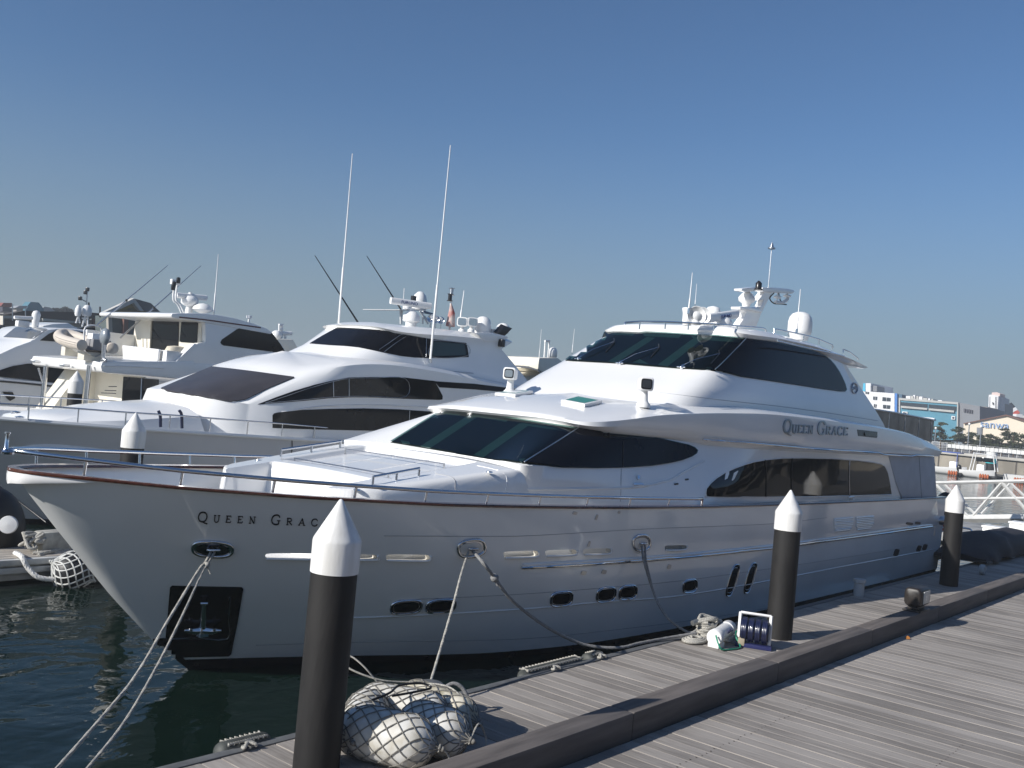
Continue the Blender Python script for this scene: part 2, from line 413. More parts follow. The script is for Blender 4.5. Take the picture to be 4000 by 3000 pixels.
# ------------------------------------------------------------------ setting
def sheet(name, x0, y0, x1, y1, z, mt, kind='structure'):
    return tag(mk(name, [(x0,y0,z),(x1,y0,z),(x1,y1,z),(x0,y1,z)], [(0,1,2,3)], mt), None, None, None, kind)
sheet('water', -2500, -2500, 3000, 4000, 0, WATER)
def boards(name, x0, x1, y0, y1, zt, seed):
    rnd = random.Random(seed); m = MB(); i = math.floor(x0/PITCH)
    while (i+1)*PITCH < x1:
        h = rnd.uniform(-.003, .003); g = .007
        m.box((i*PITCH+g, y0+rnd.uniform(0, .012), zt-.04), ((i+1)*PITCH-g, y1-rnd.uniform(0, .012), zt+h)); i += 1
    return tag(m.build(name, PLANK, None, None), None, None, None, 'structure')
boards('dock_deck', -3, 52, 6.66, 8.66, .5, 1)
boards('walkway', -6, 60, -6, 6.265, .5, 2)
m = MB().box((-8, -6, .05), (62, 8.66, .44)); o = m.build('dock_float', mat('dark_dock_float', (.03, .03, .03), .8, var=.3, vscale=3), None); tag(o, None, None, None, 'structure')
m = MB().box((-8, 8.665, .12), (52, 8.80, .515)); o = m.build('dock_edging', EDGE, None, bevel=.02); tag(o, None, None, None, 'structure')
# timber kerb beam between dock and walkway, in long baulks
m = MB(); x = -6.4
while x < 60:
    m.box((x, 6.28, .47), (x+4.197, 6.64, .83)); x += 4.2
o = m.build('kerb', KERBM, None, bevel=.035); tag(o, None, None, None, 'structure')
# finger dock at the left
m = MB(); i = 0; yy = 19.9
while yy < 22.2:
    m.box((-6, yy+.006, .46), (26, yy+.20, .5)); yy += .21
PL2 = mat('pale_finger_planks', (.42, .38, .33), .85, var=.4, vscale=2, stretch=(.6, 5, 5), bump=.3, bscale=12)
o = m.build('finger_dock', PL2, None, None); tag(o, None, None, None, 'structure')
m = MB().box((-6, 19.72, .38), (26, 19.88, .5)).box((-6, 19.72, .22), (26, 19.82, .34)).box((-6, 19.9, .05), (26, 22.2, .44))
o = m.build('finger_dock_edging', mat('pale_fascia', (.55, .55, .53), .5, var=.25, vscale=3), None, bevel=.015); tag(o, None, None, None, 'structure')

# ------------------------------------------------------------------ pilings
def piling(x, y, label, top=3.33, band=2.56, cone=2.9, r=.255, base=-1.5, rot=0):
    t = thing('mooring_piling', label, 'piling', (x, y, 0), 'mooring pilings with white pointed caps')
    m = MB().lathe([(r*.96, base), (r*.96, band+.02)], (x, y, 0), 40); m.build('sleeve', PILEB, t, 50)
    m = MB().lathe([(r*.6, band), (r, band), (r*1.0, band+.01), (r*1.01, cone-.02), (r*1.0, cone), (r*.97, cone+.02), (.035, top-.035), (.02, top-.01), (.004, top)], (x, y, 0), 40); m.build('cap', PILEW, t, 50)
    return t
piling(6.75, 7.87, 'large black piling with white cone cap nearest the camera, beside the netted fenders')
piling(17.72, 7.68, 'black piling with white cone cap beside the blue cable reel on the dock')
piling(29.12, 7.76, 'black piling with white cone cap at the stern end, nearest the covered dinghy', 3.34, 2.56)
piling(11.2, 20.25, 'black piling with white cone cap between the big yacht bow and the grey hull', 3.54, 2.75, 3.13)

# ------------------------------------------------------------------ main yacht
YC = 13.0
my = thing('motor_yacht', 'large white motor yacht lettered QUEEN GRACE lying along the near dock', 'yacht', (20, YC, 0))
WS = smooth_tab([(5.45, 0), (5.6, .32), (6.2, .85), (7, 1.35), (8, 1.8), (8.8, 2.1), (10.5, 2.6), (12, 2.9), (14, 3.15), (17, 3.3), (24, 3.32), (30, 3.3), (35.8, 3.15)])
WB = smooth_tab([(8.45, 0), (9.4, .38), (10.8, 1.02), (12.35, 1.82), (13.5, 2.25), (15.6, 2.68), (19.3, 2.92), (23, 3.02), (30, 3.05), (35.8, 3.02)])
ZS = [(5.45, 3.06), (6.1, 3.03), (7.1, 2.97), (8.5, 2.91), (10.6, 2.84), (12.9, 2.80), (18, 2.72), (24, 2.67), (30, 2.64), (35.8, 2.60)]
XST = [(-.7, 9.3), (0, 8.45), (.55, 7.78), (1.25, 7.09), (2.2, 6.25), (3.0, 5.57), (3.1, 5.47)]
XE = 35.8
def hull_pt(t, s, ZBASE=-.6, bow=5.45):
    q = t**1.6
    xs = 5.45+(XE-5.45)*q; zt = lerp_tab(ZS, xs); z = ZBASE+(zt-ZBASE)*s
    x0 = lerp_tab(XST, z); x = x0+(XE-x0)*q
    xw = 8.45+(XE-8.45)*q
    ws = lerp_tab(WS, xs); wb = lerp_tab(WB, xw)*(1 if z > 0 else 1+z*.25)
    u = max(0, z)/zt
    p = 1.15-.55*min(1, q*3)
    wv = wb+(ws-wb)*(u**p)
    return x, wv, z
def hull_mesh(name, s0, s1, mt, ns=18, nt=90, parent=None, c=YC, fn=hull_pt):
    V = []; rows = []
    for i in range(ns+1):
        s = s0+(s1-s0)*i/ns; row = []
        for j in range(nt, 0, -1):
            x, wv, z = fn(j/nt, s); row.append(Vector((x, c+wv, z)))
        x, wv, z = fn(0, s); row.append(Vector((x, c, z)))
        for j in range(1, nt+1):
            x, wv, z = fn(j/nt, s); row.append(Vector((x, c-wv, z)))
        rows.append(row)
    V, F = lofted(rows); n = 2*nt+1
    F += [(i*n, i*n+n-1, (i+1)*n+n-1, (i+1)*n) for i in range(ns)]
    return mk(name, V, F, mt, parent, 50)
hull = hull_mesh('hull', .215, 1.0, HULLP, parent=my)
boot = hull_mesh('boot_stripe', 0, .218, BOOT, 4, parent=my)
for v in boot.data.vertices: v.co.y *= .9985
HS = Surf([hull, boot])
def sheer(t, dw=0, dz=0, c=YC, fn=hull_pt, side=-1):
    x, wv, z = fn(t, 1.0); return Vector((x, c+side*max(0, wv+dw), z+dz))
# bulwark inside, deck and cap rail
NT = 90; TT = [j/NT for j in range(NT+1)]
def ring(dw, dz, t0=0, t1=1., c=YC, fn=hull_pt):
    ts = [t0+(t1-t0)*j/NT for j in range(NT+1)]
    return [sheer(t, dw, dz, c, fn, 1) for t in reversed(ts)]+[sheer(t, dw, dz, c, fn, -1) for t in ts[1 if t0 == 0 else 0:]]
def hull_w(x, z, fn=hull_pt):
    zt = fn(0, 1.0)[2]
    s_ = (z+.6)/(zt+.6); lo, hi = 0., 1.
    for _ in range(24):
        md = (lo+hi)/2
        if fn(md, s_)[0] < x: lo = md
        else: hi = md
    p = fn(lo, s_); return p[1] if p[0] <= x+.05 else 0.
def inner(dw, z, bx, c=YC, fn=hull_pt):
    o = []
    for t in TT:
        x, wv, zz = fn(t, 1.0); X = max(x, bx); Z = z(x)
        W = wv if zz-Z < .1 else min(wv, hull_w(X, Z, fn))
        o.append((X, max(0, W+dw), Z))
    return [Vector((X, c+W, Z)) for X, W, Z in reversed(o)]+[Vector((X, c-W, Z)) for X, W, Z in o[1:]]
zdk = lambda x: lerp_tab(ZS, x)-1.02
V, F = lofted([ring(0, -.001), inner(-.07, lambda x: lerp_tab(ZS, x)-.001, 5.62), inner(-.08, zdk, 6.4)])
bulw = mk('bulwark', V, F, GEL, my, 40)
a = inner(-.07, zdk, 6.4); n = len(a); V = a; F = [(i, i+1, n-2-i, n-1-i) for i in range(n//2)]
mk('deck', V, F, DECKW, my, 40)
prof = [(.03, -.025), (.038, .0), (.025, .02), (-.15, .025), (-.165, .0), (-.15, -.02)]
V, F = lofted([ring(dw, dz) if dw > 0 else inner(dw, lambda x, dz=dz: lerp_tab(ZS, x)+dz, 5.55-dw*.6) for dw, dz in prof]+[ring(.03, -.025)])
mk('cap_rail', V, F, TEAK, my, 40)
# blunt white bow moulding under the cap
bt = [.10*j/24 for j in range(25)]
V, F = lofted([[sheer(t, dw*(1-t/.1), -.03+dz*max(0, 1-t/.1)**.7, side=1) for t in reversed(bt)]+[sheer(t, dw*(1-t/.1), -.03+dz*max(0, 1-t/.1)**.7) for t in bt[1:]] for dw, dz in ((.0, -.16), (.03, -.13), (.04, -.06), (.02, 0))])
mk('bow_moulding', V, F, GEL, my, 50)
def tfind(u, side=-1, dz=0., lo=.02, hi=.95):
    f = lambda t: proj(sheer(t, -.06, dz, side=side))[0]-u
    for _ in range(40):
        mid = (lo+hi)/2
        if f(mid) < 0: lo = mid
        else: hi = mid
    return (lo+hi)/2
tE = tfind(2740)
hz = lambda t: .25-.09*min(1, t/tE)
m = MB(); pts = [sheer(tE-.0, -.06, .0)]+[sheer(tE, -.06, hz(tE)*.7)]
seq = [sheer(t, -.03, hz(t)) for t in [tE*(1-i/60)-.001 for i in range(60)]]
tip = Vector((5.42, YC, 3.06+.235))
far = [sheer(t, -.03, hz(t), side=1) for t in [tE*(i+1)/60 for i in range(60)]]
m.tube(pts+seq+[tip]+far+[sheer(tE, -.06, 0, side=1)], .030, 10); m.build('handrail', CHROME, my, 60)
for u in (326, 703, 1064, 1383, 1658, 1898, 2103, 2289, 2456, 2608):
    t = tfind(u)
    m = MB().tube([sheer(t, -.06, .03), sheer(t, -.03, hz(t))], .022, 8); m.build('stanchion', CHROME, my, 60)
    m = MB().tube([sheer(t, -.06, .03, side=1), sheer(t, -.03, hz(t), side=1)], .022, 8); m.build('stanchion', CHROME, my, 60)
m = MB().lathe([(.05, 0), (.028, .03), (.024, .22), (.04, .225), (.04, .245)], tip+Vector((.03, 0, 0)), 14); m.lathe([(.0, 0), (.075, .0), (.085, .03), (.06, .06), (0.0, .065)], tip-Vector((-.06, 0, .04)), 14); m.build('bow_staff_socket', CHROME, my, 50)
# hull details
def hl(name, uv, r, mt, off=0, sub=8): return line_on(HS, name, uv, r, mt, my, off, sub)
for uv in ([(1500,2093),(1895,2095),(2100,2091),(2530,2066),(3000,2047),(3230,2022)],
           [(1560,2344),(2000,2323),(2350,2297),(2646,2270),(3010,2221),(3300,2178),(3640,2120)],
           [(1000,2520),(1370,2509),(2000,2497),(2350,2466),(2746,2417),(3050,2366)]):
    hl('panel_seam', uv, .006, mat('seam_shadow_grey', (.32, .33, .35), .5))  # thin grey lines along the hull panel seams
hl('spray_knuckle', [(1200,2398),(1388,2412),(1700,2400),(2100,2375),(2348,2352),(2646,2329),(3004,2268),(3300,2212),(3655,2145)], .016, HULLP)
hl('rub_rail', [(2035,2216),(2250,2205),(2497,2190),(2750,2168),(3019,2140),(3273,2107),(3497,2076),(3640,2056)], .03, CHROME, .012)
hl('rub_rail_lip', [(2040,2207),(2250,2196),(2497,2181),(2750,2159),(3019,2131),(3273,2099),(3497,2068),(3640,2049)], .035, HULLP, 0)
letters(HS, 'name_lettering', 'QUEEN GRACE', (771, 2036), (1282, 2056), 37, 27, .12, BLACK, my, .012)
def hawse(cx, cy, a, b, ang, dark):
    o = patch(HS, 'hawse_pipe', rrect(cx, cy, a, b, ang, 2.6), CHROME, my, .012, 9, .03)
    line_on(HS, 'rim', rrect(cx, cy, a, b, ang, 2.6, 28), .026, CHROME, my, .018, 2, True, 8)
    patch(HS, 'hawse_recess', rrect(cx, cy+2, a*.82, b*.72, ang, 2.6), mat('hawse_inner_steel', (.25, .25, .27), .12, 1, var=.5, vscale=6) if dark else mat('hawse_inner_cream', (.78, .74, .68), .4), my, .02, 9, .01)
    P = HS.pt(cx-a*.25, cy, .03); Q = HS.pt(cx+a*.25, cy, .03)
    m = MB().tube([P, P+Vector((0, -.05, 0)), Q+Vector((0, -.05, 0)), Q], .022, 8); m.build('hawse_bitt', CHROME, my, 60)
hawse(830, 2142, 78, 29, 3, 1); hawse(1840, 2140, 53, 32, -8, 0); hawse(2503, 2120, 33, 30, -8, 0)
SLOTS = []
SLOTM = mat('beige_slot_inside', (.78, .74, .66), .5, var=.15, vscale=2)
for (x0, x1, y0, h) in ((1036,1476,2171,9),(1508,1682,2177,10),(1967,2104,2167,11),(2130,2254,2161,10),(2277,2387,2156,10),(2596,2682,2141,8)):
    dy = -(x1-x0)*.028 if x0 > 1900 else (x1-x0)*.012
    cxm, cym = (x0+x1)/2, y0+dy/2; ang = math.degrees(math.atan2(dy, x1-x0))
    SLOTS.append([HS.pt(*q) for q in rrect(cxm, cym, (x1-x0)/2, h+2, ang, 5, 28)])
    k = [(x0+4, y0+h), (x0+(x1-x0)*.5, y0+h+1+dy*.5), (x1-14, y0+h+dy), (x1-2, y0+h*.3+dy), (x1-1, y0-h*.8+dy)]
    line_on(HS, 'slot_lip', k, .02, GEL, my, .02, 5, False, 8)
def cut_slots():
    cm = MB()
    for P in SLOTS: cm.prism([p+Vector((0, -.25, 0)) for p in P], (0, .8, 0))
    cut = cm.build('cutter', GEL, None, None); cm = MB()
    for P in SLOTS:
        q = [max(p.y for p in P), min(p.x for p in P), max(p.x for p in P), min(p.z for p in P), max(p.z for p in P)]; cm.box((q[1]-.55, q[0]-.02-.25*(q[2]-q[1] > 1), q[3]), (q[2], q[0]+.6, q[4]+.3))
    cut2 = cm.build('cutter', GEL, None, None)  # wider unseen bulwark openings, shaped so sun reaches the slot sills
    for ob in (hull, bulw):
        m1 = ob.modifiers.new('s', 'SOLIDIFY'); m1.thickness = .03; m1.offset = -1
        m2 = ob.modifiers.new('b', 'BOOLEAN'); m2.object = cut if ob is hull else cut2; m2.solver = 'EXACT'; m2.operation = 'DIFFERENCE'
        bpy.context.view_layer.update(); dg = bpy.context.evaluated_depsgraph_get()
        me = bpy.data.meshes.new_from_object(ob.evaluated_get(dg)); ob.modifiers.clear()
        me.shade_smooth(); me.set_sharp_from_angle(angle=R(40)); ob.data = me
    bpy.data.objects.remove(cut); bpy.data.objects.remove(cut2)
    for P in SLOTS:
        k = len(P); c0 = sum(P, Vector())/k; V, F = lofted([[p+Vector((0, .01, 0)) for p in P], [p+Vector((0, .12, 0)) for p in P]], True); F = [f for f in F if (lambda q: q.z < c0.z-.01 or q.x > c0.x+.3*(max(p.x for p in P)-c0.x))(sum((V[i] for i in f), Vector())/4)]
        mk('freeing_port', V, F, SLOTM, my, 40)
cut_slots()
for (cx, cy, a, b, ang, sh) in ((1586,2370,61,26,-4,-.25),(1721,2366,58,26,-4,-.25),(2192,2338,43,28,-5,-.2),(2366,2322,38,28,-6,-.2),(2451,2313,35,27,-6,-.2),(2693,2288,28,25,-7,-.2),(2860,2266,15,63,6,-.18),(2929,2257,14,60,6,-.18)):
    patch(HS, 'porthole', rrect(cx, cy, a, b, ang, 3, 32, sh), DGLASS, my, .010, 9, .02)
    line_on(HS, 'porthole_rim', rrect(cx, cy, a, b, ang, 3, 32, sh), .017, CHROME, my, .012, 2, True, 6)
    line_on(HS, 'porthole_trim', rrect(cx, cy, a*.84, b*.8, ang, 3, 28, sh), .006, STEEL, my, .012, 2, True, 5)
for (cx, cy, a, b) in ((2279,2237,10,8),(2358,2233,9,8),(2613,2213,7,9),(2245,2004,8,6),(2329,2020,4,11),(2300,2124,4,11),(2417,2001,4,5),(3501,2158,9,14),(3589,2142,8,12),(3612,2137,8,12),(3552,2045,13,5),(3585,2043,10,5)):
    patch(HS, 'hull_fitting', rrect(cx, cy, a, b, 8, 4, 16, -.2), STEEL if cx < 3400 else BLACK, my, .014, 6, .03)
# louvred engine vents
for x0, x1, y0, y1 in ((3256,3330,2026,2078),(3342,3410,2020,2072)):
    for k in range(8):
        yy = y0+(y1-y0)*(k+.5)/8; line_on(HS, 'louvre', [(x0+(4 if k > 5 else 0), yy), (x1-(k > 4)*(k-4)*4, yy-6)], .035, GEL, my, .0, 2, False, 6)
# anchor pocket
APM = mat('polished_black_pocket', (.012, .012, .013), .12, var=.2, vscale=4)
patch(HS, 'anchor_pocket', [(672,2287),(664,2294),(655,2400),(646,2492),(596,2495),(622,2528),(668,2580),(706,2622),(722,2578),(715,2566),(893,2562),(903,2553),(928,2430),(950,2300),(944,2293),(800,2290)], APM, my, .014, 16, .03)
m = MB(); A = lambda u, v, o=.06: HS.pt(u, v, o)
m.tube([A(797,2345), A(795,2400), A(791,2448)], [.035, .045, .06], 8)
m.tube([A(783,2342,.08), A(811,2342,.08)], .03, 8)
for s_ in (-1, 1):
    m.tube([A(791,2448,.07), A(791+s_*34,2447,.09), A(791+s_*72,2440,.12)], [.07, .06, .02], 8)
    m.tube([A(791+s_*36,2450,.07), A(791+s_*52,2428,.15)], [.05, .008], 6)
m.box(A(791,2452,.09)-Vector((.07, .05, .07)), A(791,2452,.09)+Vector((.07, .05, .07)))
m.build('anchor', CHROME, my, 50, .008)
line_on(HS, 'pocket_edge', [(672,2492),(760,2489),(888,2492),(893,2420),(898,2330)], .006, STEEL, my, .02, 3)
# -------- lower house
L0 = [(13.3,0,1.8),(13.3,1.2,1.8),(13.3,1.9,1.8),(13.35,2.3,1.8),(13.75,2.55,1.8),(14.7,2.68,1.8),(16,2.8,1.8),(17.3,2.98,1.8),(18.4,3.12,1.8),(20.3,3.15,1.8),(24,3.15,1.8),(28,3.15,1.8),(30,3.12,1.8),(31.2,3.1,1.8)]
L0b = [(13.38,0,3.2),(13.36,1.25,3.2),(13.2,1.95,3.2),(13.15,2.34,3.15),(13.65,2.53,3.1),(14.6,2.62,3.1),(16,2.70,3.1),(17.4,2.86,3.1),(18.6,3.08,3.1),(20.3,3.14,3.1),(24,3.14,3.1),(28,3.14,3.1),(30,3.12,3.1),(31.2,3.1,3.1)]
L1 = [(13.5,0,3.45),(13.45,1.3,3.45),(13.2,2.05,3.45),(13.12,2.38,3.44),(13.7,2.5,3.44),(14.6,2.54,3.43),(16.1,2.56,3.42),(17.5,2.62,3.47),(19.0,2.78,3.62),(20.6,3.12,3.6),(24,3.13,3.6),(28,3.13,3.6),(30,3.12,3.6),(31.2,3.1,3.6)]
L2 = [(15.05,0,4.2),(15.05,1.1,4.2),(15.08,1.6,4.18),(15.25,1.95,4.13),(15.55,2.15,4.1),(16.1,2.30,4.08),(17.0,2.40,4.06),(18.1,2.5,4.03),(19.4,2.75,3.97),(20.8,3.08,3.95),(24,3.12,3.95),(28,3.12,3.95),(30,3.12,3.96),(31.2,3.1,3.96)]
L3 = [(15.0,0,4.23),(15.0,1.12,4.23),(15.03,1.62,4.21),(15.18,1.99,4.17),(15.47,2.2,4.14),(16.06,2.36,4.12),(17.1,2.48,4.12),(18.2,2.62,4.1),(19.6,2.9,4.06),(21,3.18,4.04),(24.5,3.28,4.05),(28.4,3.28,4.04),(31.8,3.24,4.03),(34.9,3.05,4.0)]
L3b = [(14.94,0,4.27),(14.94,1.15,4.27),(14.98,1.66,4.25),(15.13,2.05,4.21),(15.43,2.28,4.2),(16.05,2.45,4.24),(17.2,2.6,4.33),(18.35,2.8,4.4),(19.7,3.02,4.42),(21.2,3.26,4.4),(24.5,3.33,4.36),(28.4,3.33,4.35),(31.8,3.3,4.32),(35.1,3.1,4.18)]
L4 = [(14.99,0,4.33),(14.99,1.13,4.33),(15.02,1.64,4.3),(15.14,2.02,4.27),(15.45,2.27,4.29),(16.1,2.46,4.37),(17.35,2.6,4.54),(18.55,2.8,4.65),(19.8,3.0,4.73),(21.3,3.23,4.79),(24.5,3.28,4.79),(28.4,3.27,4.74),(31.6,3.2,4.62),(34.6,3.0,4.36)]
L4b = [(15.1,0,4.365),(15.1,1.08,4.365),(15.13,1.56,4.34),(15.27,1.92,4.31),(15.6,2.15,4.34),(16.28,2.34,4.43),(17.5,2.49,4.59),(18.7,2.69,4.71),(19.95,2.88,4.79),(21.4,3.11,4.84),(24.5,3.18,4.84),(28.4,3.17,4.79),(31.5,3.08,4.68),(34.2,2.9,4.45)]
L5 = [(15.85,0,4.6),(15.85,.95,4.59),(15.9,1.38,4.56),(16.02,1.68,4.54),(16.35,1.9,4.56),(17,2.1,4.65),(18.0,2.27,4.77),(19,2.45,4.84),(20.2,2.62,4.88),(21.6,2.72,4.9),(24.8,2.72,4.9),(28.4,2.72,4.84),(31.3,2.6,4.74),(33.8,2.5,4.54)]
L6 = [(17.6+.1*i,0,4.86) for i in range(7)]+[(19,0,4.9),(20,0,4.92),(21.5,0,4.94),(24.8,0,4.94),(28.4,0,4.9),(31.3,0,4.8),(33.8,0,4.62)]
def shell(name, rows, mt, parent, c, sub=5, cap=True, sm=38):
    rr = [cat(r, sub) for r in rows]
    V = []; rows2 = []
    for r in rr:
        port = [Vector((p.x, c-max(p.y, 0), p.z)) for p in r]; star = [Vector((p.x, c+max(p.y, 0), p.z)) for p in r]
        row = list(reversed(star))+port[1:]; rows2.append(row)
    V, F = lofted(rows2); n = len(rows2[0])
    if cap: F += [(i*n, i*n+n-1, (i+1)*n+n-1, (i+1)*n) for i in range(len(rows2)-1)]
    bm = bmesh.new(); vs = [bm.verts.new(v) for v in V]
    for f in F: bm.faces.new([vs[i] for i in f])
    bmesh.ops.remove_doubles(bm, verts=bm.verts, dist=.0008)
    return mkbm(name, bm, mt, parent, sm)
house = shell('superstructure', [L0, L0b, L1, L2, L3, L3b, L4, L4b, L5, L6], GEL, my, YC)
P0 = [(17.5,0,4.6),(17.5,1.0,4.6),(17.6,1.65,4.6),(17.8,2.15,4.6),(18.35,2.45,4.6),(19.3,2.58,4.6),(20.5,2.62,4.6),(22.5,2.64,4.6),(24.5,2.64,4.6),(26.5,2.64,4.6),(28.5,2.64,4.6),(30.95,2.62,4.6)]
P0c = [(18.05,0,4.9),(18.05,1.0,4.9),(18.12,1.68,4.89),(18.3,2.14,4.9),(18.75,2.44,4.95),(19.5,2.58,5.0),(20.6,2.62,5.0),(22.5,2.64,5.0),(24.5,2.64,5.0),(26.5,2.64,5.0),(28.5,2.64,4.98),(30.4,2.62,4.93)]
P0b = [(18.95,0,5.32),(18.93,1.0,5.32),(18.95,1.7,5.31),(19.1,2.14,5.3),(19.45,2.38,5.3),(20.1,2.5,5.3),(21.1,2.55,5.3),(22.8,2.57,5.3),(24.6,2.57,5.32),(26.4,2.57,5.34),(28,2.57,5.34),(29.8,2.56,5.3)]
P1 = [(19.85,0,5.74),(19.83,1.0,5.73),(19.8,1.7,5.70),(19.88,2.1,5.67),(20.15,2.30,5.63),(20.8,2.40,5.61),(21.8,2.46,5.61),(23.2,2.48,5.63),(24.8,2.48,5.66),(26.4,2.48,5.69),(27.4,2.48,5.71),(29.05,2.48,5.72)]
P2 = [(21.6,0,6.68),(21.58,.9,6.67),(21.55,1.5,6.66),(21.6,1.85,6.63),(21.85,2.08,6.6),(22.4,2.18,6.62),(23.2,2.22,6.66),(24.2,2.25,6.68),(25.3,2.27,6.68),(26.2,2.3,6.62),(26.9,2.32,6.56),(27.7,2.35,6.48)]
P3 = [(21.6,0,6.71),(21.58,.92,6.70),(21.55,1.52,6.69),(21.6,1.88,6.66),(21.86,2.12,6.63),(22.4,2.22,6.65),(23.2,2.26,6.69),(24.2,2.3,6.71),(25.3,2.34,6.71),(26.4,2.4,6.66),(27.8,2.42,6.58),(29.9,2.1,6.56)]
P3b = [(21.58,0,6.78),(21.55,.94,6.77),(21.53,1.54,6.76),(21.58,1.92,6.73),(21.84,2.17,6.71),(22.4,2.28,6.73),(23.2,2.33,6.76),(24.2,2.37,6.77),(25.3,2.42,6.77),(26.5,2.47,6.72),(27.9,2.46,6.66),(30.15,2.1,6.62)]
P4 = [(21.68,0,6.88),(21.66,.9,6.88),(21.63,1.46,6.87),(21.68,1.8,6.84),(21.95,2.05,6.82),(22.5,2.17,6.84),(23.3,2.22,6.86),(24.3,2.26,6.86),(25.4,2.3,6.85),(26.6,2.34,6.79),(28,2.3,6.72),(29.9,1.95,6.67)]
P5 = [(21.95,0,6.95),(21.92,.8,6.95),(21.9,1.25,6.93),(22,1.55,6.92),(22.25,1.75,6.91),(22.8,1.88,6.93),(23.6,1.92,6.95),(24.5,1.95,6.94),(25.5,1.97,6.92),(26.6,1.98,6.86),(27.8,1.9,6.79),(29.4,1.6,6.73)]
P6 = [(23+.05*i,0,7.0) for i in range(5)]+[(23.4,0,7.0),(23.9,0,7.0),(24.7,0,7.0),(25.6,0,6.98),(26.6,0,6.94),(27.8,0,6.88),(29.3,0,6.82)]
pilot = shell('pilothouse', [P0, P0c, P0b, P1, P2, P3, P3b, P4, P5, P6], GEL, my, YC)
TS = Surf([house, pilot]); LSF = Surf(house); PSF = Surf(pilot)

# foredeck trunk with seat well and sun-pad recess (height field)
def trunk():
    nx, ny = 130, 200; x0, x1 = 9.0, 14.3; W = 2.75
    def sm(a, b, v): t = min(1, max(0, (v-a)/(b-a))); return t*t*(3-2*t)
    def h(x, y):
        aw = abs(y); zt = min(3.04+(x-10.2)*.14, 3.435-.02*max(0, x-13))-.012*aw*aw
        wt = min(2.40, 1.82+.17*(x-9.6)) if x > 9.6 else 1.82
        d = aw-wt
        fx = 9.55+.5*max(0, (aw-1.2)/.7)**2
        side = 1-sm(0, .16, d); front = sm(fx-.06, fx+.1, x)
        z = 1.75+(zt-.06-1.75)*(side*front)+.06*(1-sm(-.12, .02, d))*front
        if d > .16: z = 1.75
        # toe ledge down the side
        lo = 1-sm(.16, .42, d)
        z = max(z, 1.75+.45*lo*sm(10.4, 11.4, x))
        if aw < 1.32 and x < 10.62:          # seat well
            k = sm(10.40, 10.62, x)
            z2 = 2.46 if x > 9.85 else 2.12
            z = min(z, z2+(zt-z2)*k) if aw < 1.2 else min(z, z2+(zt-z2)*max(k, sm(1.2, 1.32, aw)))
        if 10.9 < x < 12.95 and aw < 1.5:    # sun-pad recess
            k = min(sm(10.9, 10.96, x), 1-sm(12.88, 12.95, x), 1-sm(1.42, 1.5, aw)); z -= .13*k
            if 10.98 < x < 12.86 and aw < 1.4:
                q = min(sm(10.98, 11.03, x), 1-sm(12.81, 12.86, x), 1-sm(1.35, 1.4, aw)); z += .05*q
                if abs(aw-.47) < .02: z -= .02
        return z
    rows = []
    for i in range(nx+1):
        x = x0+(x1-x0)*i/nx; wt = min(2.40, 1.82+.17*(x-9.6)) if x > 9.6 else 1.82; row = []
        for j in range(ny+1):
            q = -1+2*j/ny; a = abs(q); aw = 1.55*a/.6 if a < .6 else 1.55+(wt+.45-1.55)*(a-.6)/.4; y = aw if q > 0 else -aw; z = h(x, y)
            if z < 2.4: y = math.copysign(min(abs(y), max(.2, hull_w(x, max(z, 1.7))-.13)), y)
            row.append(Vector((x, YC+y, z)))
        rows.append(row)
    for it in range(4):      # fair the moulded edges
        N_ = [[p.copy() for p in r] for r in rows]
        for i in range(1, nx):
            for j in range(1, ny):
                p = rows[i][j]; aw = abs(p.y-YC)
                if aw > 1.62 and p.x > 9.9: N_[i][j].z = .5*p.z+.125*(rows[i-1][j].z+rows[i+1][j].z+rows[i][j-1].z+rows[i][j+1].z); N_[i][j].y = .5*p.y+.25*(rows[i-1][j].y+rows[i+1][j].y)
        rows = N_
    V, F = lofted(rows); F = [f for f in F if max(V[i].z for i in f) > 1.79]; return mk('foredeck_trunk', V, F, GEL, my, 66)
trk = trunk()
TK = Surf(trk)
for side, pts in ((-1, [(10.35, 11.35), (10.85, 11.35), (11.35, 11.35)]), (1, [(11.1, 14.75), (11.8, 14.75), (12.5, 14.75)])):
    m = MB(); base = []
    for x, y in pts:
        z = 3.04+(x-10.2)*.14-.03; base.append(Vector((x, y, z))); m.tube([(x, y, z-.02), (x, y, z+.13)], .02, 8)
    m.tube([b+Vector((0, 0, .12)) for b in base], .024, 8); m.build('pad_rail', CHROME, my, 60)
for a, b in (((11.0, 14.2), (11.0, 11.7)), ((12.3, 14.35), (12.3, 11.7))):
    m = MB().tube([(a[0], a[1], 3.04+(a[0]-10.2)*.14), (b[0], b[1], 3.04+(b[0]-10.2)*.14)], .012, 6)
    for q in (a, b): m.tube([(q[0], q[1], 2.95), (q[0], q[1], 3.05+(q[0]-10.2)*.14)], .016, 6)
    m.build('pad_strap', STEEL, my, 60)
def lid(x, y, r): m = MB().lathe([(r, 0), (r*.9, .02), (0.001, .025)], (x, y, 3.04+(x-10.2)*.14-.05), 16); m.build('deck_light', CHROME, my, 50)
lid(12.4, 10.62+.1, .06); lid(9.95, 11.25, .06); lid(10.3, 11.15, .06); lid(10.6, 14.7, .08)
line_on(TK, 'locker_seam', [(1700,1850),(1771,1868),(1778,1915)], .008, mat('seam_grey', (.35, .35, .36), .6), my, 0, 4)
line_on(TK, 'locker_seam', [(1830,1811),(1968,1848),(1976,1915)], .008, GEL, my, 0, 4)

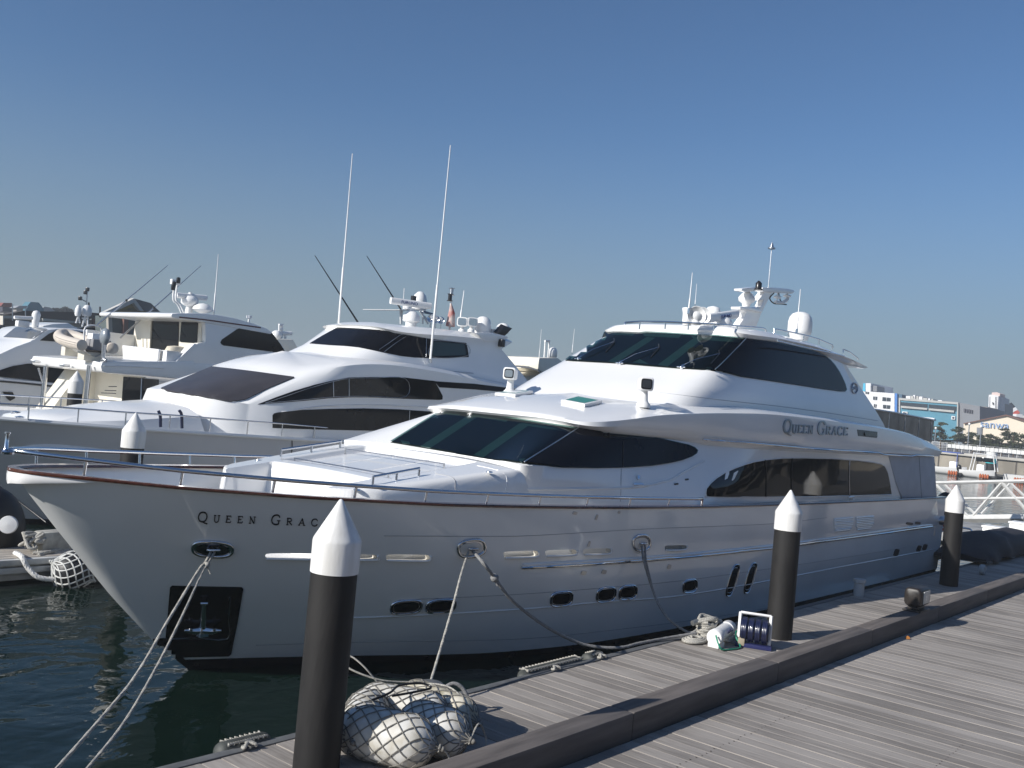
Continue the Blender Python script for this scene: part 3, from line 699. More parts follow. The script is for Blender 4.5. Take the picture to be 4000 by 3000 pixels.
# ---- glazing of the two houses
def poly(uv, sub=3): return [(p.x, p.y) for p in cat([Vector((a, b, 0)) for a, b in uv], sub, True)]
lowW = [(1526,1729),(1640,1748),(1745,1766),(1900,1791),(2044,1812),(2199,1826),(2330,1829),(2428,1827),(2547,1819),(2620,1808),(2666,1797),(2700,1784),(2718,1772),(2722,1760),(2710,1748),(2686,1738),(2646,1729),(2587,1716),(2522,1705),(2362,1689),(2248,1675),(2100,1652),(1950,1629),(1835,1616),(1724,1607),(1620,1670)]
patch(LSF, 'window_interior', lowW, INTER, my, .008, 22, .02)
def posts(SF, lst):
    for q in lst: patch(SF, 'window_post', q, POST, my, .016, 30, .0)
posts(LSF, [[(1828,1626),(1866,1631),(1680,1754),(1642,1746)], [(2030,1656),(2072,1660),(1890,1788),(1850,1780)],
            [(1728,1612),(1800,1622),(1794,1627),(1728,1619)], [(1842,1622),(1985,1643),(1978,1651),(1840,1628)], [(2042,1655),(2232,1683),(2226,1691),(2040,1663)],
            [(1566,1722),(1598,1728),(1604,1738),(1572,1735)], [(2028,1795),(2053,1794),(2040,1806),(2030,1806)]])
patch(LSF, 'windshield', lowW, GGLASS, my, .04, 22, 0)
DARKER = mat('black_glazing_band', (.006, .007, .011), .04, var=.2, vscale=2, ior=1.2)
patch(LSF, 'side_window', [(2262,1680),(2362,1690),(2522,1706),(2587,1717),(2646,1731),(2686,1740),(2708,1750),(2719,1760),(2714,1772),(2697,1783),(2666,1795),(2620,1806),(2547,1817),(2428,1825),(2330,1827),(2199,1824),(2052,1812)], DARKER, my, .045, 22, .02)
line_on(LSF, 'glazing_seal', [(2258,1679),(2150,1748),(2046,1813)], .012, STEEL, my, .05, 4)
line_on(LSF, 'glazing_seal', [(2427,1697),(2427,1826)], .008, BLACK, my, .052, 4)
upW = [(2208,1410),(2300,1415),(2397,1420),(2520,1430),(2646,1440),(2740,1446),(2785,1450),(2830,1456),(2895,1472),(3000,1487),(3099,1502),(3200,1518),(3280,1529),(3300,1530),(3304,1522),(3298,1500),(3288,1477),(3275,1452),(3258,1426),(3240,1406),(3218,1389),(3195,1377),(3169,1369),(3099,1352),(3000,1334),(2910,1324),(2800,1314),(2696,1309),(2600,1303),(2497,1298),(2430,1295),(2364,1294),(2286,1350)]
patch(PSF, 'window_interior', upW, INTER, my, .008, 24, .02)
posts(PSF, [[(2527,1318),(2560,1322),(2410,1419),(2375,1414)], [(2706,1325),(2744,1328),(2608,1434),(2570,1427)],
            [(2372,1299),(2482,1302),(2474,1313),(2392,1309)], [(2508,1303),(2662,1311),(2652,1323),(2518,1315)], [(2698,1314),(2896,1326),(2886,1340),(2712,1327)],
            [(2470,1418),(2500,1405),(2535,1424)], [(2755,1438),(2775,1434),(2787,1443),(2772,1446)]])
patch(PSF, 'windshield', upW, GGLASS, my, .04, 24, 0)
patch(PSF, 'side_window', [(2913,1326),(3000,1336),(3099,1354),(3169,1371),(3195,1379),(3217,1391),(3239,1408),(3256,1428),(3273,1453),(3286,1478),(3296,1500),(3301,1521),(3297,1528),(3280,1527),(3200,1516),(3099,1500),(3000,1485),(2895,1470),(2830,1454),(2793,1449)], DARKER, my, .045, 24, .02)
line_on(PSF, 'glazing_seal', [(2911,1325),(2850,1390),(2790,1449)], .012, STEEL, my, .05, 4)
for b, t in (((2262,1408),(2402,1344)), ((2424,1425),(2577,1366)), ((2664,1441),(2809,1391))):
    m = MB(); P = TS.pt(*b, .07); mid = TS.pt((b[0]*.6+t[0]*.4), b[1]*.6+t[1]*.4, .12); Q = TS.pt(*t, .07)
    m.tube([P, P*.8+mid*.2], [.03, .024], 8).tube([P*.8+mid*.2, mid, Q], .011, 6)
    m.ball(P-Vector((0, 0, .03)), .045, 8, 6).tube([P+Vector((0, .12, -.02)), P-Vector((0, .1, .02))], .018, 6)
    m.build('wiper', CHROME, my, 50)
    q = TS.pt(t[0]-2, t[1]-14, .055); q2 = TS.pt(t[0]-34, t[1]+38, .055)
    MB().tube([q, Q, q2], .013, 6).build('wiper_blade', BLACK, my, 50)
# saloon window in the side
sal = [(2756,1939),(2755,1925),(2757,1909),(2775,1888),(2796,1869),(2830,1847),(2870,1829),(2910,1814),(2945,1804),(3000,1795),(3060,1790),(3149,1789),(3250,1792),(3348,1799),(3410,1807),(3440,1813),(3452,1820),(3460,1832),(3467,1850),(3476,1895),(3480,1931),(3400,1934),(3318,1936),(3180,1940),(3044,1941),(2900,1941)]
patch(LSF, 'saloon_window', sal, DGLASS, my, .02, 24, .03)
for uv in ([(3315,1937),(3313,1860),(3316,1799)], [(3092,1790),(3088,1860),(3090,1940)], [(2985,1796),(2990,1870),(2988,1940)]):
    line_on(LSF, 'window_bar', uv, .014, STEEL if uv[0][0] > 3300 else BLACK, my, .03, 4)
line_on(LSF, 'window_surround', sal+[sal[0]], .016, GEL, my, .01, 1)
letters(LSF, 'name_lettering', 'QUEEN GRACE', (3056, 1689), (3306, 1702), 50, 33, .10, mat('dull_silver_letters', (.30, .33, .36), .3, .6), my, .03, .62)
patch(LSF, 'air_intake', [(3348,1678),(3426,1687),(3425,1711),(3352,1703)], BLACK, my, .01, 12, .02)
patch(LSF, 'air_intake_shutter', [(3392,1684),(3424,1688),(3423,1706),(3376,1702),(3374,1690)], DGLASS, my, .03, 12, .02)
line_on(PSF, 'emblem_ring', rrect(3336, 1517, 11, 20, -2, 2, 24), .022, STEEL, my, .02, 2, True)
line_on(PSF, 'emblem_mark', [(3330,1522),(3335,1512),(3338,1520),(3342,1510)], .016, STEEL, my, .02, 3)
line_on(LSF, 'side_handrail', [(2738,1712),(2850,1722),(2900,1726),(3040,1739),(3178,1751),(3350,1762),(3541,1774),(3640,1779)], .022, CHROME, my, .06)
line_on(PSF, 'panel_seam', [(2540,1529),(2700,1548),(2845,1566),(3000,1582),(3149,1601),(3300,1623),(3430,1644)], .008, mat('seam_grey_blue', (.4, .41, .43), .5), my, 0)
line_on(LSF, 'door_seam', [(2427,1830),(2424,1960)], .006, mat('seam_grey2', (.35, .35, .37), .5), my, 0, 4)
patch(LSF, 'door_handle', [(2471,1890),(2509,1891),(2509,1896),(2471,1896)], CHROME, my, .04, 10, .04)
patch(LSF, 'door_lock', rrect(2491, 1866, 5, 8, 0, 2.2, 12), CHROME, my, .03, 6, .03)
line_on(LSF, 'vent_slot', [(2634,1892),(2648,1890)], .02, BLACK, my, 0, 2); line_on(LSF, 'vent_slot', [(2676,1874),(2688,1872)], .02, BLACK, my, 0, 2)
# sculpted lower-side crease and fairing
line_on(LSF, 'side_crease', [(2750,1800),(2660,1850),(2600,1880),(2450,1905),(2200,1910),(2000,1912)], .03, GEL, my, -.012)
# canvas enclosure aft
cv = MB().prism([PY(u, v, 9.86) for u, v in [(3472,1778),(3651,1784),(3661,1955),(3532,1961),(3502,1889)]], (0, 6.2, 0)); cv.build('aft_canvas_enclosure', CANVAS, my, 30, .03)
line_on(Surf(bpy.data.objects['aft_canvas_enclosure']), 'canvas_seam', [(3590,1786),(3600,1955)], .012, mat('canvas_seam_grey', (.25, .27, .30), .8), my, .0, 3)
yslab('transom_wing', [(3490,1960),(3660,1950),(3668,2052),(3500,2068)], 9.82, .12, GEL, my, .02)
# stern gear
m = MB().box((35.7, 10, .35), (37.2, 16, .55)); m.build('swim_platform', GEL, my, 30, .06)
P = PY(3650, 2035, 9.9); m = MB().tube([P, P+Vector((1.2, 0, .15))], .03, 8).tube([P+Vector((0, 0, .0)), P+Vector((0, 0, -.5))], .05, 8).ball(P+Vector((.7, 0, .0)), (.35, .2, .16)); m.build('stern_fairlead', STEEL, my, 50)
P = PY(3692, 1975, 10.3); m = MB().ball(P, (.35, .35, .5), 16, 12); m.build('stern_fender', FENDB, my, 50)
for u, v in ((2776, 1955), (3042, 1953), (3328, 1949)):
    P = HS.pt(u, v+12, 0); P.y += .04; P.z = lerp_tab(ZS, P.x)+.03
    m = MB().tube([P+Vector((-.2, 0, .09)), P+Vector((.2, 0, .09))], .025, 8).tube([P+Vector((-.07, 0, 0)), P+Vector((-.07, 0, .09))], .02, 6).tube([P+Vector((.07, 0, 0)), P+Vector((.07, 0, .09))], .02, 6); m.build('cleat', CHROME, my, 60)
# hatches and searchlights on the house roof
def hatch(uv):
    P = [LSF.pt(u, v, .0) for u, v in uv]; c = sum(P, Vector())/4
    m = MB().prism([p+Vector((0, 0, .0)) for p in P], (0, 0, .07)); f = m.build('roof_hatch', PLWHITE, my, 30, .015)
    Q = [c+(p-c)*.78+Vector((0, 0, .074)) for p in P]
    g = mk('hatch_glass', Q, [(0, 1, 2, 3)], mat('teal_hatch_glass', (.02, .22, .18), .35, ior=1.3), my); g.parent = f
hatch([(1932,1545),(2016,1533),(2082,1538),(2012,1552)]); hatch([(2190,1574),(2254,1558),(2352,1576),(2284,1592)])
def searchlight(u, v, yaw, label):
    P = LSF.pt(u, v, 0)
    t = thing('searchlight', label, 'searchlight', P, 'searchlights on the yacht roof')
    m = MB().lathe([(.145, -.02), (.15, .05), (.11, .09), (.09, .13), (.075, .3), (.07, .34)], P, 20); m.build('pedestal', PLWHITE, t, 50)
    d = Vector((math.cos(yaw), math.sin(yaw), 0)); s_ = Vector((-d.y, d.x, 0)); c = P+Vector((0, 0, .47))
    prof = []
    for k, (f, a, b) in enumerate(((-.3, .05, .06), (-.26, .085, .09), (-.08, .09, .10), (-.05, .145, .14), (.18, .15, .145), (.20, .13, .125))):
        prof.append([c+d*f+s_*x+Vector((0, 0, y)) for x, y in rrect(0, 0, a, b, 0, 5, 24)])
    V, F = lofted(prof, True); F += [tuple(range(24)), tuple(range(len(V)-24, len(V)))]
    h = mk('lamp_head', V, F, PLWHITE, t, 40)
    V = [c+d*.203+s_*x+Vector((0, 0, y)) for x, y in rrect(0, 0, .115, .11, 0, 5, 24)]
    q = MB().prism(V, d*.006); q.build('lens_surround', BLACK, h, 30)
    V = [c+d*.212+s_*(x*.8)+Vector((0, 0, y*.75)) for x, y in rrect(0, 0, .115, .11, 0, 5, 24)]
    q = MB().prism(V, d*.004); q.build('lens', CHROME, h, 30)
searchlight(1990, 1538, math.radians(205), 'white searchlight on pedestal, the farther left of the two on the yacht front roof')
searchlight(2512, 1588, math.radians(222), 'white searchlight on pedestal, the nearer right one on the yacht front roof')
# roof rails of the pilothouse
def rail(name, uv, y, r, par, mt=CHROME, feet=(), fz=.14):
    P = [PY(u, v, y) for u, v in uv]; m = MB().tube(P, r, 8)
    for k in feet: p = P[k]; m.tube([p, p-Vector((0, 0, fz))], r*.9, 6)
    return m.build(name, mt, par, 60)
rail('roof_rail', [(2440,1268),(2441,1260),(2500,1256),(2600,1257),(2690,1261),(2790,1266),(2880,1273),(2980,1281),(2990,1286),(2993,1296)], 11.2, .02, my, feet=(2,3,4,5,6), fz=.16)
rail('roof_rail', [(3023,1302),(3025,1288),(3032,1286),(3080,1295),(3140,1308),(3200,1325),(3251,1347),(3254,1358)], 10.85, .02, my, feet=(3,4,5,6))
rail('roof_rail', [(3293,1378),(3294,1364),(3320,1375),(3350,1398),(3352,1404)], 10.85, .02, my)
rail('roof_edge_rail', [(3037,1332),(3100,1347),(3170,1363),(3240,1377),(3298,1391)], 10.46, .02, my, feet=(0,1,2,3,4), fz=-.04)

# ---- roof equipment : standing on the yacht's roof
def rp(u, v): h = PSF.hit(u, v); return h[0] if h else PY(u, v, 13)
mast = thing('radar_mast', 'white raked radar mast with spreader platform on the yacht top roof', 'mast', PY(2920, 1285, 13))
K = lambda x, y: (2600+x*.2712, 900+y*.2712)
yslab('mast_leg', [K(*q) for q in [(1040,1395),(1150,1235),(1160,1190),(1135,1150),(1180,1110),(1300,1110),(1380,1090),(1420,1000),(1330,1010),(1420,900),(1400,860),(1560,870),(1520,930),(1430,1100),(1380,1200),(1300,1410)]], 12.8, .22, GEL, mast, .04)
yslab('radar_shelf', [K(*q) for q in [(1076,1100),(1180,1095),(1395,1150),(1385,1185),(1190,1145),(1078,1140)]], 12.72, .3, GEL, mast, .02)
yslab('spreader', [K(*q) for q in [(1098,838),(1300,815),(1305,872),(1180,888),(1102,872)]], 12.7, .25, GEL, mast, .02)
yslab('spreader', [K(*q) for q in [(1400,820),(1560,822),(1780,842),(1850,860),(1862,888),(1820,912),(1560,895),(1400,880)]], 12.7, .25, GEL, mast, .02)
P = PY(*K(1160, 1080), 12.9); m = MB().lathe([(.10, -.05), (.13, .05), (.23, .12), (.24, .22), (.16, .33), (.09, .38), (.08, .48)], P, 24); m.build('radar_gearbox', PLWHITE, mast, 50)
P = PY(*K(1335, 860), 12.5); m = MB().lathe([(.13, 0), (.13, .03), (.09, .04), (.09, .2), (.06, .23), (.02, .27)], P, 18); m.build('navigation_light', BLACK, mast, 50)
P = PY(*K(1480, 820), 12.8); Q = PY(*K(1528, 262), 12.8); m = MB().tube([P, Q], .014, 6).lathe([(.11, -.01), (.11, .03), (.06, .05), (.04, .12), (.02, .18)], Q, 12); m.build('mast_head_antenna', STEEL, mast, 50)
for q in (1610, 1750):
    P = PY(*K(q, 945+(q==1610)*15), 12.8); m = MB().tube([P+Vector((0, 0, .16)), P-Vector((0, 0, .2))], .02, 6).ball(P, (.12, .12, .05)); m.build('gps_receiver', PLWHITE, mast, 50)
m = MB().tube(cat([PY(*K(a, b), 12.8) for a, b in ((1560,900),(1500,980),(1560,1050),(1660,1060),(1740,1068))], 4), .02, 6)
m.tube(cat([PY(*K(a, b), 12.8) for a, b in ((1630,905),(1650,1000),(1680,1050))], 4), .018, 6); m.build('cable', BLACK, mast, 50)
m = MB().tube([PY(*K(a, b), 12.8) for a, b in ((1580,1035),(1690,1040),(1760,985))], .05, 8); m.build('bracket', PLWHITE, mast, 50)
# radar scanner
P = PY(*K(820, 1345), 12.2); t = thing('radar_scanner', 'white open-array radar scanner with blue lettering beside the yacht mast', 'radar', P)
m = MB().lathe([(.24, -.06), (.26, .05), (.2, .14), (.08, .2), (.07, .3)], P, 24); m.build('pedestal', PLWHITE, t, 50)
a = PY(*K(640, 1262), 12.2); b = PY(*K(1020, 1205), 12.2); dd = (b-a).normalized(); a -= dd*.1
bar = []
for q in (a, b):
    s_ = Vector((0, 1, 0)); upv = s_.cross(dd)*-1
    bar.append([q+s_*x*.8+Vector((0, 0, 1))*y for x, y in rrect(0, 0, .12, .12, 0, 2.6, 16)])
V, F = lofted(bar, True); F += [tuple(range(16)), tuple(range(16, 32))]; br = mk('array_bar', V, F, PLWHITE, t, 50)
sans('maker_lettering', 'FURUNO', a+dd*.5+Vector((0, -.105, -.05)), dd, (0, 0, 1), .14, mat('navy_lettering', (.02, .05, .2), .5), br)
# horn pair, cylinder, small dome
P = PY(*K(430, 1330), 12.0); t = thing('horn_speakers', 'pair of round white deck horns near the yacht roof front', 'horn', P)
dv = Vector((-.75, -.66, 0))
for q, r in (((440, 1230), .24), ((520, 1235), .23)):
    c = PY(*K(*q), 12.0+(q[0] > 500)*.25); m = MB().lathe([(.05, -.3), (.09, -.25), (.11, -.1), (r*.8, .0), (r, .07), (r*.95, .075), (.10, -.02), (.11, .05), (.04, .09)], c, 24, dv); m.build('horn', PLWHITE, t, 50)
m = MB().lathe([(.12, -.05), (.1, .03), (.05, .06), (.05, .25)], P, 16); m.build('base', PLWHITE, t, 50)
def simple(name, label, cat_, K_, y, prof, mt, n=24, group=None):
    P = PY(*K_, y); t = thing(name, label, cat_, P, group); MB().lathe(prof, P, n).build('housing', mt, t, 50); return t, P
simple('antenna_drum', 'small white antenna drum left of the deck horns on the yacht roof', 'antenna', K(308, 1310), 12.2, [(.10, -.1), (.12, .0), (.12, .2), (.145, .3), (.14, .33), (.02, .34)], PLWHITE)
simple('antenna_dome', 'small white domed receiver directly behind the radar scanner on the yacht roof', 'antenna', K(672, 1330), 12.9, [(.2, -.3), (.2, .2), (.22, .3), (.16, .42), (.02, .46)], PLWHITE)
t, P = simple('satellite_dome', 'large white satellite dome on the aft end of the yacht roof', 'satellite dome', K(1925, 1505), 11.6, [(.24, -.15), (.28, 0), (.325, .04), (.34, .12), (.34, .38), (.31, .5), (.24, .6), (.12, .655), (.01, .665)], PLWHITE, 36)
def whip(label, u0, v0, u1, v1, y, r=.018, mt=None, grp='whip aerials on the boats'):
    P = PY(u0, v0, y); Q = PY(u1, v1, y); t = thing('whip_antenna', label, 'antenna', P, grp)
    L = (Q-P); MB().tube([P, P+L*.35, P+L*.36, Q], [r*1.25, r*1.2, r*.8, r*.5], 6).build('rod', mt or PLWHITE, t, 60)
    MB().tube([P-L.normalized()*.02, P+L.normalized()*.12], r*2.0, 8).build('ferrule', CHROME, t, 60)
whip('slim white whip aerial rising beside the deck horns on the yacht roof', *K(330, 1190), *K(387, 610), 12.1)
whip('thin hair-like aerial just right of the horn-side whip on the yacht roof', *K(420, 1130), *K(448, 770), 12.4, .009)
whip('short white whip aerial in front of the large satellite dome', *K(1885, 1480), *K(1944, 845), 11.0)

# ------------------------------------------------------------------ second motor yacht
YB = 27.3
y2 = thing('motor_yacht', 'grey hulled white motor yacht with curved black side windows behind the nearest yacht', 'yacht', (22, YB, 0))
WS2 = smooth_tab([(8.2, 0), (8.4, .3), (9.2, .9), (10.5, 1.6), (12, 2.2), (14, 2.75), (17, 3.2), (20, 3.35), (30, 3.35), (36, 3.2)])
WB2 = smooth_tab([(11.6, 0), (12.5, .4), (14, 1.15), (16, 2.0), (18, 2.6), (21, 2.95), (30, 3.05), (36, 3.0)])
ZS2 = [(8.2, 3.08), (10.5, 2.99), (14, 2.93), (18, 2.87), (24, 2.76), (36, 2.65)]
XST2 = [(-.7, 12.4), (0, 11.6), (1.25, 10.2), (3.1, 8.2)]
def hull2(t, s):
    q = t**1.6; xs = 8.2+27.8*q; zt = lerp_tab(ZS2, xs); z = -.6+(zt+.6)*s
    x0 = lerp_tab(XST2, z); x = x0+(36-x0)*q; ws = lerp_tab(WS2, xs); wb = lerp_tab(WB2, 11.6+24.4*q)
    return x, wb+(ws-wb)*((max(0, z)/zt)**(1.15-.5*min(1, q*3))), z
h2 = hull_mesh('hull', .2, 1, HULL2, 12, 60, y2, YB, hull2)
hull_mesh('boot_stripe', 0, .205, BOOT, 3, 60, y2, YB, hull2)
def z2(x): return lerp_tab(ZS2, x)
V, F = lofted([ring(.03, -.10, 0, 1, YB, hull2), ring(.05, -.06, 0, 1, YB, hull2), ring(.03, .0, 0, 1, YB, hull2), inner(-.12, z2, 8.4, YB, hull2), inner(-.14, lambda x: z2(x)-.5, 9.2, YB, hull2)])
mk('gunwale', V, F, GEL2, y2, 40)
a = inner(-.14, lambda x: z2(x)-.5, 9.2, YB, hull2); n = len(a); mk('deck', a, [(i, i+1, n-2-i, n-1-i) for i in range(n//2)], DECKW, y2, 40)
A0 = [(15.6,0,2.3),(15.6,1.2,2.3),(16.0,2.0,2.3),(16.6,2.5,2.3),(17.5,2.78,2.3),(18.5,3.0,2.3),(20,3.12,2.3),(22,3.15,2.3),(25,3.15,2.3),(28,3.15,2.3),(31,3.1,2.3)]
A1 = [(16.0,0,3.95),(16.1,1.2,3.93),(16.5,1.9,3.88),(16.95,2.3,3.8),(17.5,2.6,3.75),(18.5,2.95,3.75),(20,3.1,3.8),(22,3.13,3.9),(25,3.13,3.95),(28,3.13,3.95),(31,3.08,3.95)]
A2 = [(18.3,0,4.85),(18.4,1.1,4.83),(18.6,1.8,4.77),(18.9,2.35,4.7),(19.3,2.75,4.75),(20.1,3.0,4.9),(21,3.08,5.0),(22.6,3.11,5.05),(25,3.11,5.02),(28,3.1,4.9),(31,3.05,4.8)]
A3 = [(18.45,0,4.96),(18.55,1.1,4.94),(18.75,1.8,4.88),(19.05,2.33,4.84),(19.6,2.7,4.98),(20.5,2.97,5.22),(21.6,3.06,5.38),(23,3.09,5.43),(25.2,3.09,5.36),(28,3.06,5.18),(31.2,3.0,5.02)]
A4 = [(19.1,0,5.22),(19.2,1.0,5.2),(19.4,1.6,5.16),(19.7,2.05,5.14),(20.2,2.45,5.25),(21.0,2.75,5.42),(22,2.9,5.52),(23.4,2.95,5.56),(25.4,2.95,5.48),(28,2.9,5.3),(31.2,2.8,5.14)]
A5 = [(20.2+.1*i,0,5.58) for i in range(6)]+[(22,0,5.7),(23.5,0,5.7),(25.5,0,5.65),(28,0,5.5),(31.2,0,5.3)]
h2b = shell('superstructure', [A0, A1, A2, A3, A4, A5], GEL2, y2, YB)
B0 = [(20.5,0,5.2),(20.55,1,5.2),(20.8,1.7,5.2),(21.3,2.2,5.2),(22.3,2.48,5.2),(23.5,2.58,5.2),(25,2.62,5.2),(27,2.64,5.2),(29,2.64,5.2),(30.8,2.62,5.2)]
B1 = [(22.0,0,6.0),(22.05,1,5.99),(22.25,1.6,5.94),(22.6,2.0,5.87),(23.3,2.27,5.8),(24.3,2.37,5.84),(25.6,2.42,5.95),(27.2,2.44,6.0),(28.5,2.44,6.0),(29.85,2.44,5.95)]
B2 = [(23.1,0,6.76),(23.1,.9,6.74),(23.2,1.4,6.71),(23.4,1.75,6.66),(23.9,2.0,6.6),(24.8,2.15,6.58),(25.8,2.22,6.6),(27.2,2.26,6.6),(28.1,2.3,6.6),(28.9,2.34,6.6)]
B3 = [(23.0,0,6.82),(23.0,.95,6.8),(23.1,1.48,6.77),(23.3,1.85,6.72),(23.85,2.12,6.68),(24.8,2.26,6.72),(25.9,2.3,6.8),(27.2,2.32,6.86),(28.3,2.34,6.92),(29.6,2.3,6.96)]
B4 = [(23.5,0,6.98),(23.5,.8,6.96),(23.6,1.2,6.93),(23.8,1.5,6.9),(24.3,1.75,6.9),(25,1.9,6.96),(26,1.95,7.04),(27.2,1.98,7.08),(28.4,2.0,7.1),(29.5,1.95,7.1)]
B5 = [(24.2+.08*i,0,7.06) for i in range(5)]+[(25.2,0,7.1),(26.1,0,7.14),(27.3,0,7.16),(28.4,0,7.16),(29.4,0,7.14)]
h2c = shell('pilothouse', [B0, B1, B2, B3, B4, B5], GEL2, y2, YB)
T0 = [(11.0,0,2.2),(11.05,.9,2.2),(11.6,1.7,2.2),(13.5,2.3,2.2),(15,2.45,2.2),(16.2,2.5,2.2)]
T1 = [(11.6,0,2.95),(11.65,.85,2.93),(12.2,1.45,2.93),(13.6,1.95,3.05),(15,2.05,3.2),(15.9,2.15,3.3)]
T2 = [(12.3,0,3.12),(12.35,.7,3.1),(12.9,1.1,3.1),(14,1.4,3.3),(15.0,1.6,3.4),(15.8,1.75,3.5)]
T3 = [(13,0,3.2),(13.1,0,3.22),(13.4,0,3.27),(14.3,0,3.5),(15.1,0,3.55),(15.7,0,3.65)]
h2d = shell('foredeck_trunk', [T0, T1, T2, T3], GEL2, y2, YB, cap=False)
S2 = Surf(h2b); S2p = Surf(h2c)
BG = mat('charcoal_windshield_cover', (.055, .052, .058), .35, var=.15, vscale=1.5)
patch(S2, 'windshield', [(630,1520),(700,1490),(770,1460),(828,1436),(900,1444),(990,1455),(1080,1467),(1149,1476),(1050,1518),(960,1562),(925,1569),(880,1565),(780,1547),(700,1533)], BG, y2, .05, 11, .06)
patch(S2p, 'windshield', [(1210,1342),(1260,1312),(1318,1280),(1400,1284),(1482,1290),(1560,1302),(1620,1312),(1676,1322),(1740,1330),(1820,1339),(1826,1365),(1830,1395),(1760,1397),(1676,1399),(1620,1397),(1566,1391),(1480,1373),(1400,1357),(1350,1352),(1280,1348)], DARKER, y2, .02, 16, .02)
def edge2(nm, uv, r, mt, SF=None): line_on(SF or S2, nm, uv, r, mt, y2, .035, 4)
edge2('window_frame', [(1672,1322),(1663,1360),(1664,1398)], .03, GEL2, S2p) if False else None
for uv in ([(1573,1302),(1520,1340),(1480,1368)], [(1592,1310),(1540,1345),(1500,1376)], [(1664,1322),(1662,1396)], [(1684,1330),(1680,1394),(1822,1391),(1814,1343),(1684,1330)]):
    edge2('window_trim', uv, .010, STEEL, S2p)
patch(S2p, 'window_pane', [(1690,1334),(1812,1345),(1820,1388),(1686,1392)], mat('greenish_pane', (.03, .055, .05), .08), y2, .03, 14, 0)
archW = [(1007,1580),(1080,1552),(1150,1527),(1230,1503),(1298,1487),(1362,1475),(1450,1473),(1581,1475),(1696,1488),(1712,1516),(1728,1547),(1727,1560),(1716,1562),(1640,1560),(1540,1556),(1450,1552),(1362,1552),(1280,1556),(1198,1565),(1100,1573)]
patch(S2, 'upper_side_window', archW, DGLASS, y2, .02, 18, .02)
edge2('window_trim', [(1034,1577),(1120,1548),(1200,1520),(1298,1491),(1362,1479),(1450,1477),(1581,1479),(1583,1549),(1450,1548),(1362,1548),(1280,1552),(1198,1561),(1110,1570),(1034,1577)], .009, STEEL)
edge2('window_trim', [(1300,1491),(1301,1550)], .014, STEEL); edge2('window_trim', [(1361,1480),(1361,1548)], .014, STEEL)
patch(S2, 'dark_side_band', [(1696,1489),(1850,1499),(1959,1512),(2060,1525),(2060,1541),(1964,1531),(1850,1521),(1716,1513)], DARKER, y2, .02, 16, .02)
patch(S2, 'lower_side_window', [(1064,1672),(1064,1622),(1070,1615),(1084,1611),(1180,1601),(1288,1597),(1422,1595),(1560,1599),(1706,1609),(1660,1640),(1600,1690),(1480,1683),(1300,1679),(1180,1676)], DGLASS, y2, .02, 18, .02)
edge2('window_trim', [(1598,1604),(1594,1682)], .01, STEEL)
line_on(S2p, 'grab_rail', [(1100,1395),(1250,1408),(1420,1425),(1600,1437),(1750,1450),(1845,1459)], .014, STEEL, y2, .05, 4)
line_on(S2, 'side_crease', [(1100,1610),(1250,1588),(1450,1582),(1700,1590)], .03, GEL2, y2, -.01)
Ry = lambda u: 25.6-1.4*min(1, u/1000)
m = MB(); top = [(-40,1574),(0,1577),(230,1591),(493,1611),(700,1624),(900,1640),(1104,1655),(1276,1671),(1467,1684),(1580,1690)]
m.tube([PY(u, v, Ry(u)) for u, v in top], .025, 8)
for (a, b) in zip(top, top[1:]): pass
m.build('handrail', CHROME, y2, 60)
for u in (115, 308, 493, 665, 823, 970, 1104, 1230, 1345, 1467):
    for (a, va), (b, vb) in zip(top, top[1:]):
        if a <= u <= b: v = va+(vb-va)*(u-a)/(b-a)
    P = PY(u, v, Ry(u)); MB().tube([P, Vector((P.x, P.y, z2(P.x)-.03))], .02, 6).build('stanchion', CHROME, y2, 60)
m = MB(); ft = [(-40,1540),(0,1542),(115,1549),(240,1555),(400,1563),(520,1572)]
m.tube([PY(u, v, 29.2) for u, v in ft], .022, 6)
for u, v in ft[1:]: P = PY(u, v, 29.2); m.tube([P, P-Vector((0, 0, .45))], .02, 6)
m.build('handrail', CHROME, y2, 60)
for pts in ([(619,1605),(626,1625),(627,1668)], [(700,1603),(709,1620),(711,1673)]):
    MB().tube(cat([PY(u, v, 24.9) for u, v in pts], 5), .045, 8).build('boarding_step_rail', mat('dark_navy_tube', (.02, .025, .06), .25, .3), y2, 60)
line_on(Surf(h2), 'mooring_line', [(1127,1695),(1120,1700),(1122,1712)], .02, BLACK, y2, .02, 4); line_on(Surf(h2), 'mooring_line', [(1136,1695),(1140,1740),(1133,1810)], .014, BLACK, y2, .02, 4)
# windlass and fittings on its bow
m = MB(); P = Vector((10.9, 27.2, 2.5)); m.box(P+Vector((-.5, -.5, 0)), P+Vector((.4, .5, .12))).lathe([(.2, .1), (.22, .2), (.13, .26), (.13, .4), (.2, .46), (.03, .5)], P, 16).lathe([(.1, .1), (.1, .5), (.14, .52), (.02, .55)], P+Vector((.9, .6, 0)), 12).lathe([(.1, .1), (.1, .45), (.14, .47), (.02, .5)], P+Vector((.4, -.9, 0)), 12); m.build('windlass', CHROME, y2, 50)
m = MB(); P = PY(1960, 1340, 24.88); m.box(P-Vector((.12, .1, .15)), P+Vector((.1, .1, .15))); m.build('side_lamp', BLACK, y2, 30, .03)
K2 = lambda x, y: (1450+x*.3165, 1050+y*.3165)
yslab('roof_wing', [K2(1290,790),K2(1500,790),K2(1690,835),K2(1690,860),K2(1560,905),K2(1400,900)], 24.95, .5, GEL2, y2, .05)
